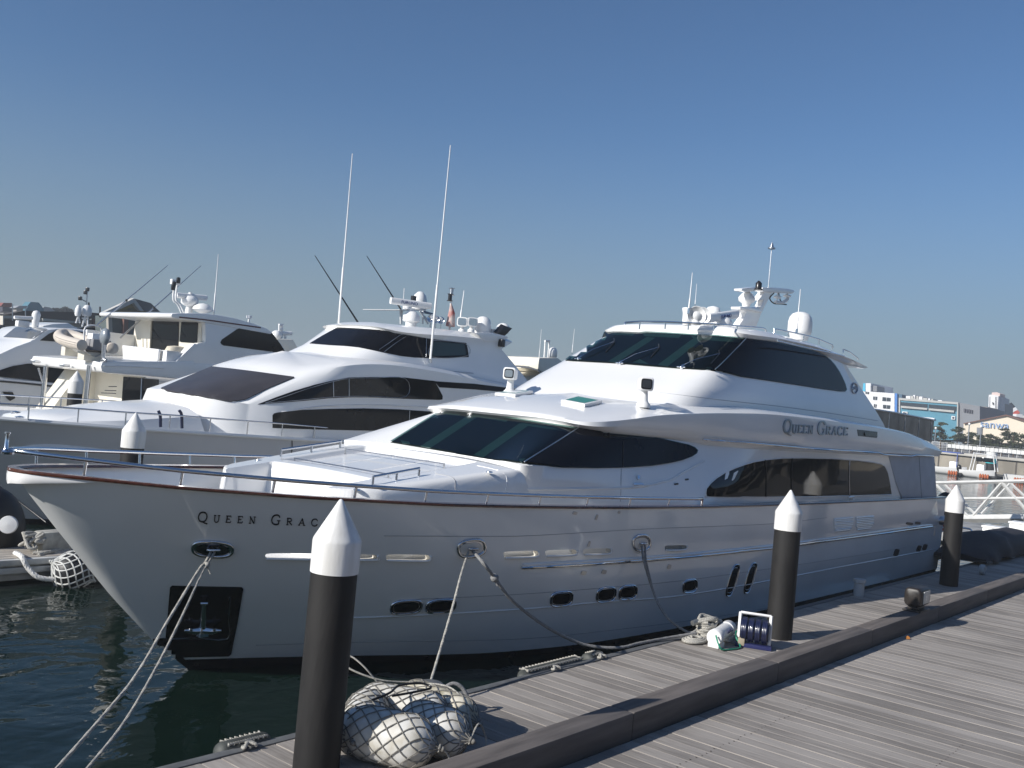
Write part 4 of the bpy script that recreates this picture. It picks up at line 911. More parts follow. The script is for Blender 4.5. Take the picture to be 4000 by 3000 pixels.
# gear on its roof
whip('left one of the two very tall white whip aerials on the grey hulled yacht', 1321, 1290, 1377, 600, 29.2, .035)
whip('right one of the two very tall white whip aerials, clamped beside the yacht window', 1680, 1415, 1760, 567, 24.7, .035)
P = PY(*K2(490, 680), 27.0); t = thing('radar_scanner', 'white bar radar with dark lettering on the grey hulled yacht roof', 'radar', P)
m = MB().lathe([(.2, -.1), (.22, .05), (.33, .1), (.33, .3), (.2, .45), (.1, .5), (.1, .6)], P, 20); m.build('pedestal', PLWHITE, t, 50)
m = MB(); c = P+Vector((-.1, 0, .78)); d = Vector((1, -.35, 0)).normalized(); s_ = Vector((.35, 1, 0)).normalized(); rr_ = [[c+d*f+s_*x*.7+Vector((0, 0, y)) for x, y in rrect(0, 0, .14, .13, 0, 2.6, 12)] for f in (-.85, .85)]
V, F = lofted(rr_, True); F += [tuple(range(12)), tuple(range(12, 24))]; q = mk('array_bar', V, F, PLWHITE, t, 50)
sans('maker_lettering', 'FURUNO', c-d*.45+Vector((0, 0, -.06))-s_*.11, d, (0, 0, 1), .17, mat('navy_lettering2', (.02, .05, .2), .5), q)
def lamp_box(u, v, y, label, dx, dy, size=.2):
    P = PY(u, v, y); t = thing('searchlight', label, 'searchlight', P, 'lamps on the grey hulled yacht roof'); d = Vector((dx, dy, 0)).normalized(); s_ = Vector((-d.y, d.x, 0))
    MB().lathe([(.14, -.3), (.14, -.2), (.07, -.15), (.07, 0)], P, 14).build('pedestal', PLWHITE, t, 50)
    V, F = lofted([[P+d*f+s_*x+Vector((0, 0, y_+.1)) for x, y_ in rrect(0, 0, size*k, size*.9*k, 0, 5, 16)] for f, k in ((-.3, .5), (-.1, .7), (.0, 1), (.2, 1))], True)
    F += [tuple(range(16)), tuple(range(48, 64))]; h = mk('lamp_head', V, F, PLWHITE, t, 40)
    MB().prism([P+d*.202+s_*x+Vector((0, 0, y_+.1)) for x, y_ in rrect(0, 0, size*.8, size*.7, 0, 5, 16)], d*.01).build('lens', CHROME, h, 30)
lamp_box(*K2(1125, 690), 25.5, 'left one of the square white searchlight pair on the grey hulled yacht roof', -.8, -.6)
lamp_box(*K2(1240, 690), 25.8, 'right one of the square white searchlight pair on the grey hulled yacht roof', -.6, -.8)
simple('satellite_dome', 'small white satellite dome at the aft roof edge of the grey hulled yacht', 'satellite dome', K2(1370, 780), 25.8, [(.28, -.2), (.33, 0), (.34, .3), (.28, .5), (.15, .6), (.01, .63)], PLWHITE)
P = PY(*K2(970, 715), 26.5); t = thing('signal_mast', 'thin white signal mast with black lanterns and small furled flag on the second yacht', 'mast', P)
MB().tube([P-Vector((0, 0, .2)), PY(*K2(990, 310), 26.5)], [.05, .035], 8).build('pole', PLWHITE, t, 60)
for q in ((973, 355), (992, 285)): c = PY(*K2(*q), 26.5); MB().lathe([(.11, -.14), (.13, -.12), (.08, -.1), (.08, .12), (.13, .14), (.02, .17)], c, 12).build('lantern', BLACK if q[0] < 980 else STEEL, t, 40)
m = MB(); a, b = PY(*K2(985, 430), 26.4), PY(*K2(975, 710), 26.4); m.tube([a, a*.6+b*.4+Vector((.06, 0, 0)), b], [.03, .13, .18], 8); m.build('furled_flag', mat('faded_flag_cloth', (.5, .42, .38), .9, var=.5, vscale=3, dirt=(.35, .08, .07)), t, 60)
whip('white whip aerial leaning with a stay, on the second yacht roof near the lamps', *K2(1098, 640), *K2(1146, 268), 25.6, .025)
P = PY(*K2(1540, 800), 25.2); t = thing('tilted_deck_panel', 'tilted dark flat panel with white housing at the second yacht roof end', 'panel', P)
m = MB().prism([PY(*K2(*q), 25.2) for q in ((1565,805),(1655,705),(1742,735),(1650,828))], (.0, .25, .08)); m.build('dark_panel', BLACK, t, 30, .01)
m = MB().ball(PY(*K2(1625, 745), 25.5), (.25, .3, .25), 14, 10).box(PY(*K2(1500, 810), 25.5), PY(*K2(1575, 755), 25.5)+Vector((0, .3, 0))); m.build('housing', PLWHITE, t, 50)
P = PY(*K2(800, 690), 26.5); t = thing('horn_speakers', 'chrome trumpet horn cluster on the roof of the grey hulled yacht', 'horn', P)
for i in range(3):
    c = P+Vector((i*.28-.3, 0, .2)); MB().lathe([(.03, -.4), (.05, -.2), (.08, -.05), (.15, .04), (.14, .04), (.05, -.05)], c, 14, Vector((-.8, -.5, .15))).tube([c, c-Vector((0, 0, .35))], .03, 6).build('horn', CHROME, t, 50)

# ------------------------------------------------------------------ third yacht with enclosed upper deck
Y3 = 40.0; D3 = 6.7
y3 = thing('motor_yacht', 'white motor yacht with enclosed bridge and a tender on its aft deck', 'yacht', (26, 43, 0))
zs = lambda *a: [PY(u, v, Y3) for u, v in a]
def s3(name, uv, mt, y=Y3, d=D3, bev=.06): return yslab(name, uv, y, d, mt, y3, bev)
m = MB().prism([(17.5, Y3, -.3), (19, Y3, 2.1), (27, Y3, 2.4), (44, Y3, 3.2), (41, Y3, -.3)], (0, D3, 0)); m.build('hull', GEL2, y3, 30, .15)
s3('roof', [(680,1243),(672,1240),(669,1232),(673,1225),(700,1223),(796,1224),(860,1232),(920,1244),(985,1262),(1044,1284),(1064,1299),(1058,1306),(960,1288),(850,1268),(760,1252)], GEL2, Y3-.05, D3, .05)
line_on(Surf(bpy.data.objects['roof']), 'dark_roof_stripe', [(700,1239),(800,1249),(900,1263),(1018,1280)], .035, mat('dark_red_stripe', (.10, .03, .03), .4), y3, .0, 3)
br3 = s3('bridge_side', [(802,1260),(900,1275),(985,1288),(1062,1304),(1100,1344),(1130,1400),(1010,1430),(840,1440),(695,1440),(691,1412),(740,1368),(775,1340),(804,1338)], GEL2, Y3, .35, .03)
yslab('bridge_side_far', [(802,1260),(900,1275),(985,1288),(1062,1304),(1100,1344),(1130,1400),(1010,1430),(840,1440),(804,1340)], Y3+D3-.35, .35, GEL2, y3, .03)
yslab('bridge_window', [(866,1345),(862,1337),(868,1326),(925,1287),(936,1282),(950,1283),(1063,1300),(1096,1344),(1119,1381),(1000,1366),(885,1351),(874,1350)], Y3-.03, .05, DGLASS, y3)
xb = PY(803, 1300, Y3).x
def x3(name, uv, x, d, mt, bev=.02): return xslab(name, uv, x, d, mt, y3, bev)
# bulkhead of the bridge facing aft, with doors
P = PY(803, 1262, Y3); zt, zb = P.z, PY(691, 1412, Y3).z-.1
m = MB().box((P.x, Y3+.3, zb), (P.x+.12, Y3+D3-.3, zt)); b3 = m.build('bridge_bulkhead', CREAM, y3, 30)
def xpan(name, uv, x, mt, par): return xslab(name, uv, x-.03, .04, mt, par, 0)
xpan('sliding_door', [(595,1251),(697,1256),(695,1400),(584,1400)], P.x, DGLASS, y3)
xpan('aft_window', [(712,1256),(769,1259),(772,1262),(768,1336),(764,1340),(706,1336),(702,1331),(708,1259)], P.x, DGLASS, y3)
m = MB().box((P.x-2.5, Y3+D3-.45, zb), (P.x, Y3+D3-.3, zb+1.3)); m.build('side_coaming', GEL, y3, 30, .03)
m = MB(); a = PX(555, 1270, P.x); m.prism([PX(540,1245,P.x-.1), PX(590,1245,P.x-.1), PX(582,1400,P.x-.1), PX(562,1400,P.x-.1)], (.15, 0, 0)); m.build('door_post', CREAM, y3, 30)
yslab('wing_cap', [(700,1412),(772,1345),(760,1342),(688,1412)], Y3-.02, .5, GEL, y3, .02)
# aft overhang of the upper deck
pa = PY(400, 1413, Y3)
s3('upper_deck', [(400,1413),(480,1411),(600,1411),(760,1410),(760,1420),(900,1425),(900,1500),(700,1480),(560,1467),(413,1457),(398,1450),(394,1432)], GEL2, Y3-.04, D3, .18)
line_on(Surf(bpy.data.objects['upper_deck']), 'deck_stripe', [(405,1429),(500,1431),(640,1438)], .03, PLWHITE, y3, .01, 3)
xa = PY(394, 1440, Y3).x
# cockpit below : bulkhead, doors, steps, posts
xc = PY(640, 1500, 40.6).x-1.2
m = MB().box((xc, Y3+.3, 2.2), (xc+.12, Y3+D3-.3, 4.2)); m.build('cockpit_bulkhead', CREAM, y3, 30)
xpan('saloon_door', [(482,1471),(618,1482),(612,1580),(474,1580)], xc, DGLASS, y3)
MB().tube([PX(554, 1478, xc-.05), PX(550, 1570, xc-.05)], .03, 6).build('door_mullion', STEEL, y3, 50)
m = MB().prism([(xc-2.0, Y3+4.6, 2.2), (xc, Y3+4.6, 2.2), (xc, Y3+4.6, 4.25), (xc-.75, Y3+4.6, 4.25)], (0, 1.6, 0))
m.build('stair', CREAM, y3, 30, .01)
m = MB()
for k in range(3): a, b = ((853,1020,915),(825,1050,905),(795,1080,905))[k][0], 0
for q in ([(425,1510),(455,1510)], [(410,1525),(453,1526)], [(396,1535),(452,1537)]): m.tube([PX(*q[0], xc-2.), PX(*q[1], xc-2.)], .02, 5)
m.build('stair_tread_line', BLACK, y3, 30)
m = MB().box((17.6, Y3+.1, 2.0), (xc, Y3+D3-.1, 2.25)); m.build('cockpit_floor', DECKW, y3, 30)
for u, y, r in ((178, 45.6, .11), (350, 40.6, .07), (342, 40.9, .05)):
    P = PY(u, 1450, y); MB().tube([Vector((P.x, y, 2.1)), Vector((P.x, y, 4.5))], r, 10).build('deck_post', CHROME, y3, 60)
MB().tube([PY(150,1438,45.6), PY(168,1498,45.6)], .05, 6).build('brace', CHROME, y3, 60)
for u, v, y in ((148, 1411, 45.2), (262, 1427, 42.6)): P = PY(u, v, y); MB().box(P-Vector((.3, .12, .08)), P+Vector((.1, .12, .06)), .5).build('deck_light', STEEL, y3, 30, .02)
# deck clutter on the upper deck
zd = PY(500, 1411, Y3).z
m = MB().prism([PX(477,1348,23.2), PX(620,1364,23.2), PX(614,1408,23.2), PX(480,1408,23.2)], (.12, 0, 0)); m.build('deck_locker', GEL, y3, 30, .03)
t = thing('covered_air_unit', 'cream covered deck machine standing in front of the aft bridge door', 'cover', PY(690, 1405, 40.8))
P = PY(690, 1380, 40.8); V, F = lofted([[Vector((P.x+x*k, P.y+y*.7*k, z)) for x, y in rrect(0, 0, .55, .55, 0, 3, 20)] for k, z in ((1.05, zd), (1, zd+.35), (.97, zd+.7), (.8, zd+.88), (.3, zd+.93))], True); F.append(tuple(range(80, 100))); mk('cover', V, F, mat('cream_cover_cloth', (.6, .55, .45), .9, var=.2, vscale=4, bump=.6, bscale=6), t, 50)
t = thing('deck_box', 'small white cube locker standing at the deck edge before the cream cover', 'box', PY(670, 1405, 40.3)); P = PY(670, 1405, 40.3); MB().box((P.x-.35, 40.15, zd), (P.x+.33, 40.7, zd+.62)).build('box', PLWHITE, t, 30, .03); MB().box((P.x-.37, 40.13, zd+.62), (P.x+.35, 40.72, zd+.66)).build('lid', PLWHITE, t, 30, .01)
# tender
tn = thing('inflatable_tender', 'beige inflatable tender with grey outboard on the aft deck of the third yacht', 'boat', (20.7, 42.6, zd))
HYP = mat('beige_hypalon', (.60, .54, .47), .55, var=.08, vscale=2)
def TL(a, b, c): # a towards bow(+Y), b to the right (+X), c up
    return Vector((20.6+b+.12*a, 42.7+a, zd+.35+c+.06*a))
tube_ = cat([TL(-2.3,-.68,.28), TL(-2.0,-.70,.28), TL(-.6,-.72,.3), TL(.6,-.66,.36), TL(1.5,-.42,.48), TL(1.95,0,.56), TL(1.5,.42,.48), TL(.6,.66,.36), TL(-.6,.72,.3), TL(-2.0,.70,.28), TL(-2.3,.68,.28)], 5)
rr_ = [.24]*len(tube_); rr_[0] = rr_[-1] = .08; rr_[1] = rr_[-2] = .18
MB().tube(tube_, rr_, 14).build('inflatable_tube', HYP, tn, 60)
for dz in (-.03, .06): MB().tube([p+Vector((-.235, -.05, dz)) for p in tube_[4:22]], .012, 5).build('rubbing_strake', mat('grey_strake', (.2, .18, .17), .7), tn, 60)
V, F = lofted([[TL(a, b*k, c) for b, c in ((-.6, .3), (-.45, .02), (0, -.18*h), (.45, .02), (.6, .3))] for a, k, h in ((-2.1, 1, 1), (-.8, 1, 1), (.6, .85, .9), (1.3, .5, .2), (1.75, .1, -1.5))]); mk('hull', V, F, GEL, tn, 50)
mk('floor', [TL(-2.1,-.5,.12), TL(-2.1,.5,.12), TL(1.0,.4,.15), TL(1.0,-.4,.15)], [(0, 1, 2, 3)], mat('grey_floor', (.2, .2, .2), .8), tn)
m = MB().box(TL(-1.5, .0, .1), TL(-1.0, .55, .8)); m.build('console', GEL, tn, 30, .05)
m = MB().box(TL(-1.9, -.1, .1), TL(-1.2, .65, .55)); m.build('seat', mat('grey_cushion', (.25, .25, .26), .8), tn, 30, .06)
a = [TL(-1.55,-.35,.3), TL(-1.5,-.35,1.05), TL(-1.45,.35,1.1), TL(-1.5,.4,.3)]; MB().tube(cat(a, 4), .035, 8).build('grab_frame', PLWHITE, tn, 60)
ob = MB(); c = TL(-2.55, .15, .75); ob.ball(c, (.19, .30, .38), 16, 12); o_ = ob.build('outboard_cowl', mat('grey_cowl', (.28, .31, .34), .25, .2), tn, 50)
MB().tube([c-Vector((0, 0, .2)), c-Vector((0, .0, .75)), c-Vector((0, .05, 1.0))], [.13, .09, .06], 10).ball(c-Vector((0, .05, 1.0)), (.09, .3, .1)).build('outboard_leg', STEEL, tn, 50)
MB().box(TL(-1.8, -.4, -.38), TL(-1.2, .4, -.02)).build('cradle', CREAM, tn, 30, .02); MB().box(TL(.6, -.4, -.38), TL(1.0, .4, -.0)).build('cradle', CREAM, tn, 30, .02)
# outriggers, radar, whip of the third yacht
for lab, a, b in (('long thin fishing outrigger crossing the left gable roof, the farther left one', (380,1270), (655,1037)), ('long thin fishing outrigger rising over the third yacht roof, the right one', (470,1320), (785,1038))):
    P, Q = PY(*a, 45.5), PY(*b, 45.5); t = thing('outrigger_pole', lab, 'pole', P, 'outrigger poles'); MB().tube([P, P*.55+Q*.45, Q], [.05, .035, .015], 6).build('pole', STEEL, t, 60)
    c = P*.6+Q*.4; MB().ball(c, .07, 8, 6).build('pole_joint', BLACK, t, 50)
K4 = lambda x, y: (550+x*.2712, 950+y*.2712)
t = thing('radar_mast', 'white tubular light mast with two legs on the roof of the third yacht', 'mast', PY(*K4(600, 1000), 42))
for dx in (0, 38): MB().tube(cat([PY(*K4(a+dx, b), 42+dx*.01) for a, b in ((585,1000),(530,880),(468,815),(480,640),(485,600))], 3), .05, 8).build('leg', PLWHITE, t, 60)
P = PY(*K4(500, 600), 42); MB().box(P-Vector((.25, .1, .0)), P+Vector((.2, .1, .25))).build('lamp_bracket', PLWHITE, t, 30, .03)
for q in ((478, 600), (540, 540), (465, 640)): P = PY(*K4(*q), 41.9); MB().lathe([(.09, -.12), (.1, 0), (.09, .14), (.02, .17)], P, 10).build('lantern', BLACK, t, 50)
P = PY(*K4(690, 1000), 43); t = thing('radar_scanner', 'long white bar radar above the roof of the third yacht with the tender', 'radar', P)
MB().lathe([(.2, -.1), (.15, .3), (.3, .35), (.42, .45), (.42, .65), (.3, .8), (.1, .85), (.1, 1.0)], P, 20).build('pedestal', PLWHITE, t, 50)
a, b = PY(*K4(510, 748), 43), PY(*K4(940, 790), 43); MB().tube([a, b], .14, 12).build('array_bar', PLWHITE, t, 60)
simple('satellite_dish', 'white oval dish cover right of the bar radar on the third yacht', 'dish', K4(890, 960), 42.5, [(.08, -.5), (.06, -.2), (.3, -.12), (.5, .0), (.45, .15), (.25, .28), (.02, .33)], PLWHITE)
whip('white whip aerial standing alone above the roof of the third yacht', *K4(1050, 1030), *K4(1118, 160), 42, .03)
P = PY(*K4(1555, 1130), 41.5); t = thing('roof_lamp', 'small white post lamp at the sloping front of the third yacht roof', 'lamp', P); MB().lathe([(.05, -.15), (.05, .15), (.13, .17), (.14, .3), (.02, .32)], P, 12).build('lamp', PLWHITE, t, 50)

# ------------------------------------------------------------------ fourth yacht, far left
y4 = thing('motor_yacht', 'white cruiser with tinted windscreen at the far left edge, behind the tender', 'yacht', (26, 53, 0))
b4 = yslab('superstructure', [(-90,1405),(0,1380),(60,1352),(127,1328),(160,1302),(189,1285),(230,1281),(300,1284),(371,1293),(430,1335),(450,1500),(-90,1500)], 50, 5.6, GEL2, y4, .22)
SB4 = Surf(b4)
patch(SB4, 'windshield', [(14,1317),(60,1280),(85,1275),(180,1285),(186,1288),(130,1325),(70,1320)], mat('grey_screen', (.12, .13, .14), .15), y4, .02, 10, 0)
yslab('side_window', [(157,1330),(190,1305),(222,1290),(240,1289),(300,1294),(370,1303),(420,1340),(410,1347),(280,1338)], 49.95, .05, DGLASS, y4, 0)
yslab('saloon_window', [(-60,1460),(0,1446),(50,1430),(110,1420),(200,1425),(300,1440),(375,1462),(378,1480),(366,1502),(330,1504),(200,1494),(80,1480),(0,1472)], 49.95, .05, DGLASS, y4, 0)
yslab('hull', [(-140,1478),(0,1476),(180,1492),(400,1516),(600,1540),(600,1640),(-40,1640)], 49.6, 6.4, GEL2, y4, .12)
line_on(Surf([o for o in y4.children if o.name.startswith('hull')]), 'rub_rail', [(-60,1485),(60,1494),(200,1508),(380,1528)], .05, BLACK, y4, .02, 4)
yslab('hull_window', [(12,1530),(50,1532),(60,1555),(40,1566),(28,1556)], 49.5, .1, DGLASS, y4, 0)
K5 = lambda x, y: (x*.3256, 1080+y*.3256)
simple('satellite_dome', 'tiny bright white dome on the roof of the far left cruiser', 'satellite dome', K5(425, 560), 52.5, [(.16, -.3), (.18, .1), (.22, .45), (.16, .62), (.02, .68)], PLWHITE)
t = thing('radar_arch', 'white low radar arch with bar on the far left cruiser roof', 'radar', PY(*K5(260, 560), 52)); P = PY(*K5(270, 560), 52); MB().box(P-Vector((.3, .2, .2)), P+Vector((.3, .2, .12))).build('arch', PLWHITE, t, 30, .06); MB().tube([PY(*K5(170, 490), 52), PY(*K5(390, 500), 52)], .09, 8).build('array_bar', PLWHITE, t, 60)

# ------------------------------------------------------------------ fenders in nets
def fender(name, label, a, b, r, mt, nmt, seed, netr=.0068, tail=None, group=None, twist=.55, nl=9, n=10):
    rnd = random.Random(seed); A = Vector(a); B = Vector(b); ax = (B-A); L = ax.length; ax.normalize()
    t = thing(name, label, 'fender', (A+B)/2, group)
    up = Vector((0, 0, 1)); s_ = ax.cross(up).normalized(); up = s_.cross(ax)
    def R_(u): # radius profile
        e = min(u, 1-u)*L/r
        return r*(1 if e > 1 else math.sqrt(max(0.004, 1-(1-e)**2)))
    def pt(u, th, k=1.): q = R_(u)*k; return A+ax*(L*u)+s_*(math.cos(th)*q)+up*(math.sin(th)*q)
    us = [.0, .015, .04, .08, .14, .22, .32, .45, .55, .68, .78, .86, .92, .96, .985, 1.]
    V, F = lofted([[pt(u, 2*math.pi*j/28, 1+.015*math.sin(3*j+u*9+seed)) for j in range(28)] for u in us], True); F += [tuple(range(28)), tuple(range(len(V)-28, len(V)))]
    mk('body', V, F, mt, t, 60)
    m = MB()
    for sg in (-1, 1):
        for j in range(n):
            P = []
            for i in range(25):
                u = .02+.96*i/24; th = 2*math.pi*j/n+sg*u*math.pi*2*twist
                P.append(pt(u, th, 1.)+ (pt(u, th, 1.)-(A+ax*(L*u))).normalized()*(.006+.004*rnd.random()))
            m.tube(P, netr, 5)
    for e_, d in ((A, -ax), (B, ax)):
        for j in range(n):
            th = 2*math.pi*j/n; q = e_+s_*(math.cos(th)*r*.35)+up*(math.sin(th)*r*.35)+d*(-.02)
            m.tube([q, e_+d*(.05)+s_*(math.cos(th)*.03)+up*(math.sin(th)*.03), e_+d*.10], netr*1.1, 5)
    m.build('net', nmt, t, 60)
    for e_, d in ((A, -ax), (B, ax)):
        K = MB(); c = e_+d*.07; K.tube([c+s_*(math.cos(k)*.035)+up*(math.sin(k)*.035)+d*(.01*math.sin(2*k)) for k in [i*.7 for i in range(9)]], .014, 6).ball(c+d*.03, .03, 8, 6)
        K.build('knot', nmt, t, 60)
    if tail:
        MB().tube(cat([Vector(p) for p in tail], 6), .011, 6).build('tail_line', ROPE, t, 60)
    return t
G = 'netted fenders heaped on the dock'
fender('netted_fender', 'white netted fender half hidden by the large near piling', (7.98, 8.42, .79), (7.12, 7.72, .76), .26, FENDW, NET, 1, group=G)
fender('netted_fender', 'bright white netted fender highest in the heap, with a loop of rope', (7.95, 8.60, .80), (8.42, 7.60, .82), .23, FENDW, NET, 2, tail=[(8.25,8.62,.95),(8.1,8.75,1.15),(8.0,8.9,1.25),(7.85,8.95,1.25),(7.9,8.75,1.14),(8.2,8.5,1.02),(8.6,8.3,.98),(8.75,7.9,1.0),(8.62,7.5,.92),(8.5,7.25,.7)], group=G)
fender('netted_fender', 'grimy cream netted fender at the back right of the heap, beside the bollard', (8.62, 8.55, .76), (8.68, 7.40, .74), .24, mat('grimy_fender_vinyl', (.62, .58, .48), .6, var=.4, vscale=6, dirt=(.28, .25, .16)), NET, 3, group=G)
fender('netted_fender', 'fat netted fender at the front of the heap, shaded by the piling', (7.22, 7.98, .80), (7.62, 7.02, .78), .28, FENDW, NET, 4, group=G, tail=[(7.68,6.95,.78),(7.75,6.9,.65),(7.6,6.85,.56),(7.75,6.8,.53),(7.9,6.82,.6),(7.82,6.78,.53)])
fender('netted_fender', 'shaded netted fender behind the front one, with trailing white cords', (7.95, 7.86, .78), (8.08, 6.98, .78), .27, FENDW, NET, 5, group=G, tail=[(8.08,6.93,.76),(8.3,7.0,.9),(8.5,7.05,.7),(8.45,6.95,.54),(8.7,7.0,.52)])
t = thing('rope_loop', 'thin dark rope eye lying across the heaped fenders', 'rope', (7.9, 7.9, 1.05)); MB().tube(cat([Vector(p) for p in ((7.55,8.0,1.02),(7.8,7.95,1.08),(8.0,8.0,1.12),(8.25,7.9,1.13),(8.3,7.78,1.10),(8.05,7.82,1.08),(7.8,7.9,1.06))], 6), .014, 6).build('rope', BLACK, t, 60)
# fenders hung over the dock edge
def edge_fender(x0, x1, label, seed):
    t = thing('dock_edge_fender', label, 'fender', ((x0+x1)/2, 8.84, .4), 'fenders lashed along the dock edge')
    V, F = lofted([[Vector((x0+(x1-x0)*u, 8.88+.13*k*math.cos(a), .44+.13*k*math.sin(a))) for a in [i*math.pi/8 for i in range(16)]] for u, k in ((0, .1), (.02, .5), (.06, .85), (.12, 1), (.88, 1), (.94, .85), (.98, .5), (1, .1))], True); F += [tuple(range(16)), tuple(range(112, 128))]
    mk('body', V, F, mat('black_fender_foam', (.06, .065, .06), .6, var=.3, vscale=9), t, 60)
    m = MB(); n = int((x1-x0)/.16)
    for sg in (0, 1):
        P = []
        for i in range(n*2+1):
            a = math.pi*(.30 if (i+sg) % 2 else .72); P.append(Vector((x0+.1+(x1-x0-.2)*i/(2*n), 8.88+.142*math.cos(a), .44+.142*math.sin(a))))
        m.tube(P, .013, 5)
    m.tube([Vector((x0+.1, 8.80, .56)), Vector((x1-.1, 8.80, .56))], .012, 5)
    for x in (x0+.5*(x1-x0)*.8,): m.tube(cat([Vector((x+.08*math.cos(k), 8.70+.05*math.sin(k*1.7), .545+.02*math.sin(k))) for k in range(9)], 4), .02, 6)
    m.build('lashing', ROPE, t, 60)
edge_fender(11.35, 12.95, 'grey netted foam fender lashed on the dock edge left of the cleat', 1)
edge_fender(13.05, 13.5, 'short pale rope lashing just right of the netted dock edge fender', 2)
edge_fender(6.2, 6.9, 'short rope wrapped dock edge lashing at the bottom left, behind the large piling', 3)
# bollard and cleats
t = thing('bollard', 'grey round bollard wound with rope behind the netted fenders', 'bollard', (9.0, 8.45, .5))
MB().lathe([(.17, 0), (.17, .02), (.10, .04), (.10, .27), (.165, .29), (.17, .36), (.15, .375), (.01, .38)], (9.0, 8.45, .5), 24).build('post', mat('galvanised_steel', (.32, .33, .33), .5, .7, var=.2, vscale=8), t, 50)
MB().tube([Vector((9.0+.125*math.cos(k*.5), 8.45+.125*math.sin(k*.5), .56+.012*k*.5)) for k in range(36)], .022, 8).build('rope_turns', ROPED, t, 60)
MB().tube(cat([Vector(p) for p in ((9.1,8.4,.75),(9.25,8.3,.86),(9.35,8.2,.8),(9.4,8.1,.62),(9.45,8.05,.53))], 5), .026, 8).build('rope_tail', ROPED, t, 60)
t = thing('dock_cleat', 'large dock cleat buried in coiled pale rope beside the white canister', 'cleat', (16.2, 8.45, .5))
MB().box((16.05, 8.33, .5), (16.35, 8.57, .53)).tube([(16.2, 8.45, .5), (16.2, 8.45, .8)], .06, 10).tube(cat([Vector(p) for p in ((15.9, 8.55, .80), (16.05, 8.5, .83), (16.35, 8.4, .83), (16.55, 8.32, .80))], 3), .05, 10).build('cleat', mat('galvanised_steel2', (.30, .31, .31), .5, .7, var=.2, vscale=8), t, 50)
m = MB(); rnd = random.Random(5)
m.tube([Vector((16.2+(.13+.02*math.sin(k))*math.cos(k*.6), 8.45+(.13+.02*math.cos(k*2))*math.sin(k*.6), .56+.0045*k)) for k in range(60)], .028, 8)
for k in range(4):
    a = Vector((15.98+.02*k, 8.5, .82+.02*k)); b = Vector((16.45, 8.36, .84)); s1 = 1 if k % 2 else -1
    m.tube(cat([a, a*.5+b*.5+Vector((0, .12*s1, .06)), b, a*.5+b*.5+Vector((0, -.12*s1, -.09)), a], 5), .028, 8)
m.build('figure_eight_rope', ROPE, t, 60)
m = MB(); m.tube([Vector((15.82+(.34-.004*k)*math.cos(k*.35)*.95, 8.42+(.2-.002*k)*math.sin(k*.35), .53+.0009*k)) for k in range(60)], .028, 8); m.build('rope_coil', ROPE, t, 60)
# ropes of the near yacht
def rope(label, pts, r, mt, name='mooring_rope', sub=6, knots=(), y0=None):
    P = cat([PY(*p) if len(p) == 3 else Vector(p[:3]) for p in pts], sub); t = thing(name, label, 'rope', P[0])
    m = MB(); k = []; acc = 0
    Q = [P[0]]
    for a, b in zip(P, P[1:]):
        n = max(1, int((b-a).length/.12))
        for i in range(n): Q.append(a.lerp(b, (i+1)/n))
    m.tube(Q, r, 8); # lay of the strands
    for ph in range(3):
        S_ = []
        for i, q in enumerate(Q):
            d = (Q[min(i+1, len(Q)-1)]-Q[max(i-1, 0)]).normalized(); u_ = d.cross(Vector((0, 0, 1))).normalized(); w_ = d.cross(u_); a = i*1.35+ph*2.094
            S_.append(q+u_*(math.cos(a)*r*.55)+w_*(math.sin(a)*r*.55))
        m.tube(S_, r*.62, 5)
    m.build('rope', mt, t, 60)
    for i in knots: c = P[i]; MB().ball(c, r*2.6, 10, 8).tube([c, c+Vector((.05, -.03, -.12))], r*.7, 6).build('knot', mt, t, 50)
    return t
h1 = HS.pt(822, 2148, .06); h2_ = HS.pt(1822, 2150, .06); h3 = HS.pt(2497, 2128, .06)
yy = lambda v: h1.y+(8.6-h1.y)*(v-2148)/(3080-2148)
rope('left strand of the pale rope pair running down from the bow fairlead', [tuple(h1)+(0,)]+[(u, v, yy(v)) for u, v in ((800,2200),(771,2235),(653,2430),(532,2637),(400,2800),(224,3000),(120,3110))], .019, ROPE)
rope('right strand of the pale rope pair running down from the bow fairlead', [tuple(h1+Vector((.06, 0, 0)))+(0,)]+[(u, v, yy(v)) for u, v in ((812,2200),(782,2252),(700,2430),(602,2623),(482,2826),(343,3000),(240,3120))], .017, ROPE, knots=(7,))
rope('taut pale rope from the midship fairlead straight down to the dock bollard', [tuple(h2_)+(0,), (1800,2250,9.55), (1771,2361,9.35), (1728,2510,9.05), (1683,2660,8.72), (9.02, 8.53, .68, 0)], .018, ROPE)
rope('slack grey rope with a knot sagging from the midship fairlead to the dock edge', [tuple(h2_+Vector((.12, 0, 0)))+(0,), (1880,2190,9.65), (1932,2257,9.6), (2000,2345,9.55), (2123,2441,9.45), (2249,2507,9.3), (2340,2528,9.1), (2430,2529,8.9), (2500,2512,8.84), (2620,2490,8.72), (16.0, 8.5, .62, 0)], .026, ROPED, knots=(12,))
rope('doubled grey rope from the aft fairlead curving down to the roped dock cleat', [tuple(h3)+(0,), (2515,2190,9.65), (2545,2290,9.55), (2572,2360,9.35), (2610,2415,9.1), (2655,2452,8.9), (2700,2472,8.7), (16.1, 8.5, .72, 0)], .024, ROPED)
rope('short inner strand of rope hanging beside the aft fairlead', [tuple(h3+Vector((.12, 0, 0)))+(0,), (2522,2185,9.66), (2532,2230,9.62), (2545,2285,9.55)], .02, ROPED)
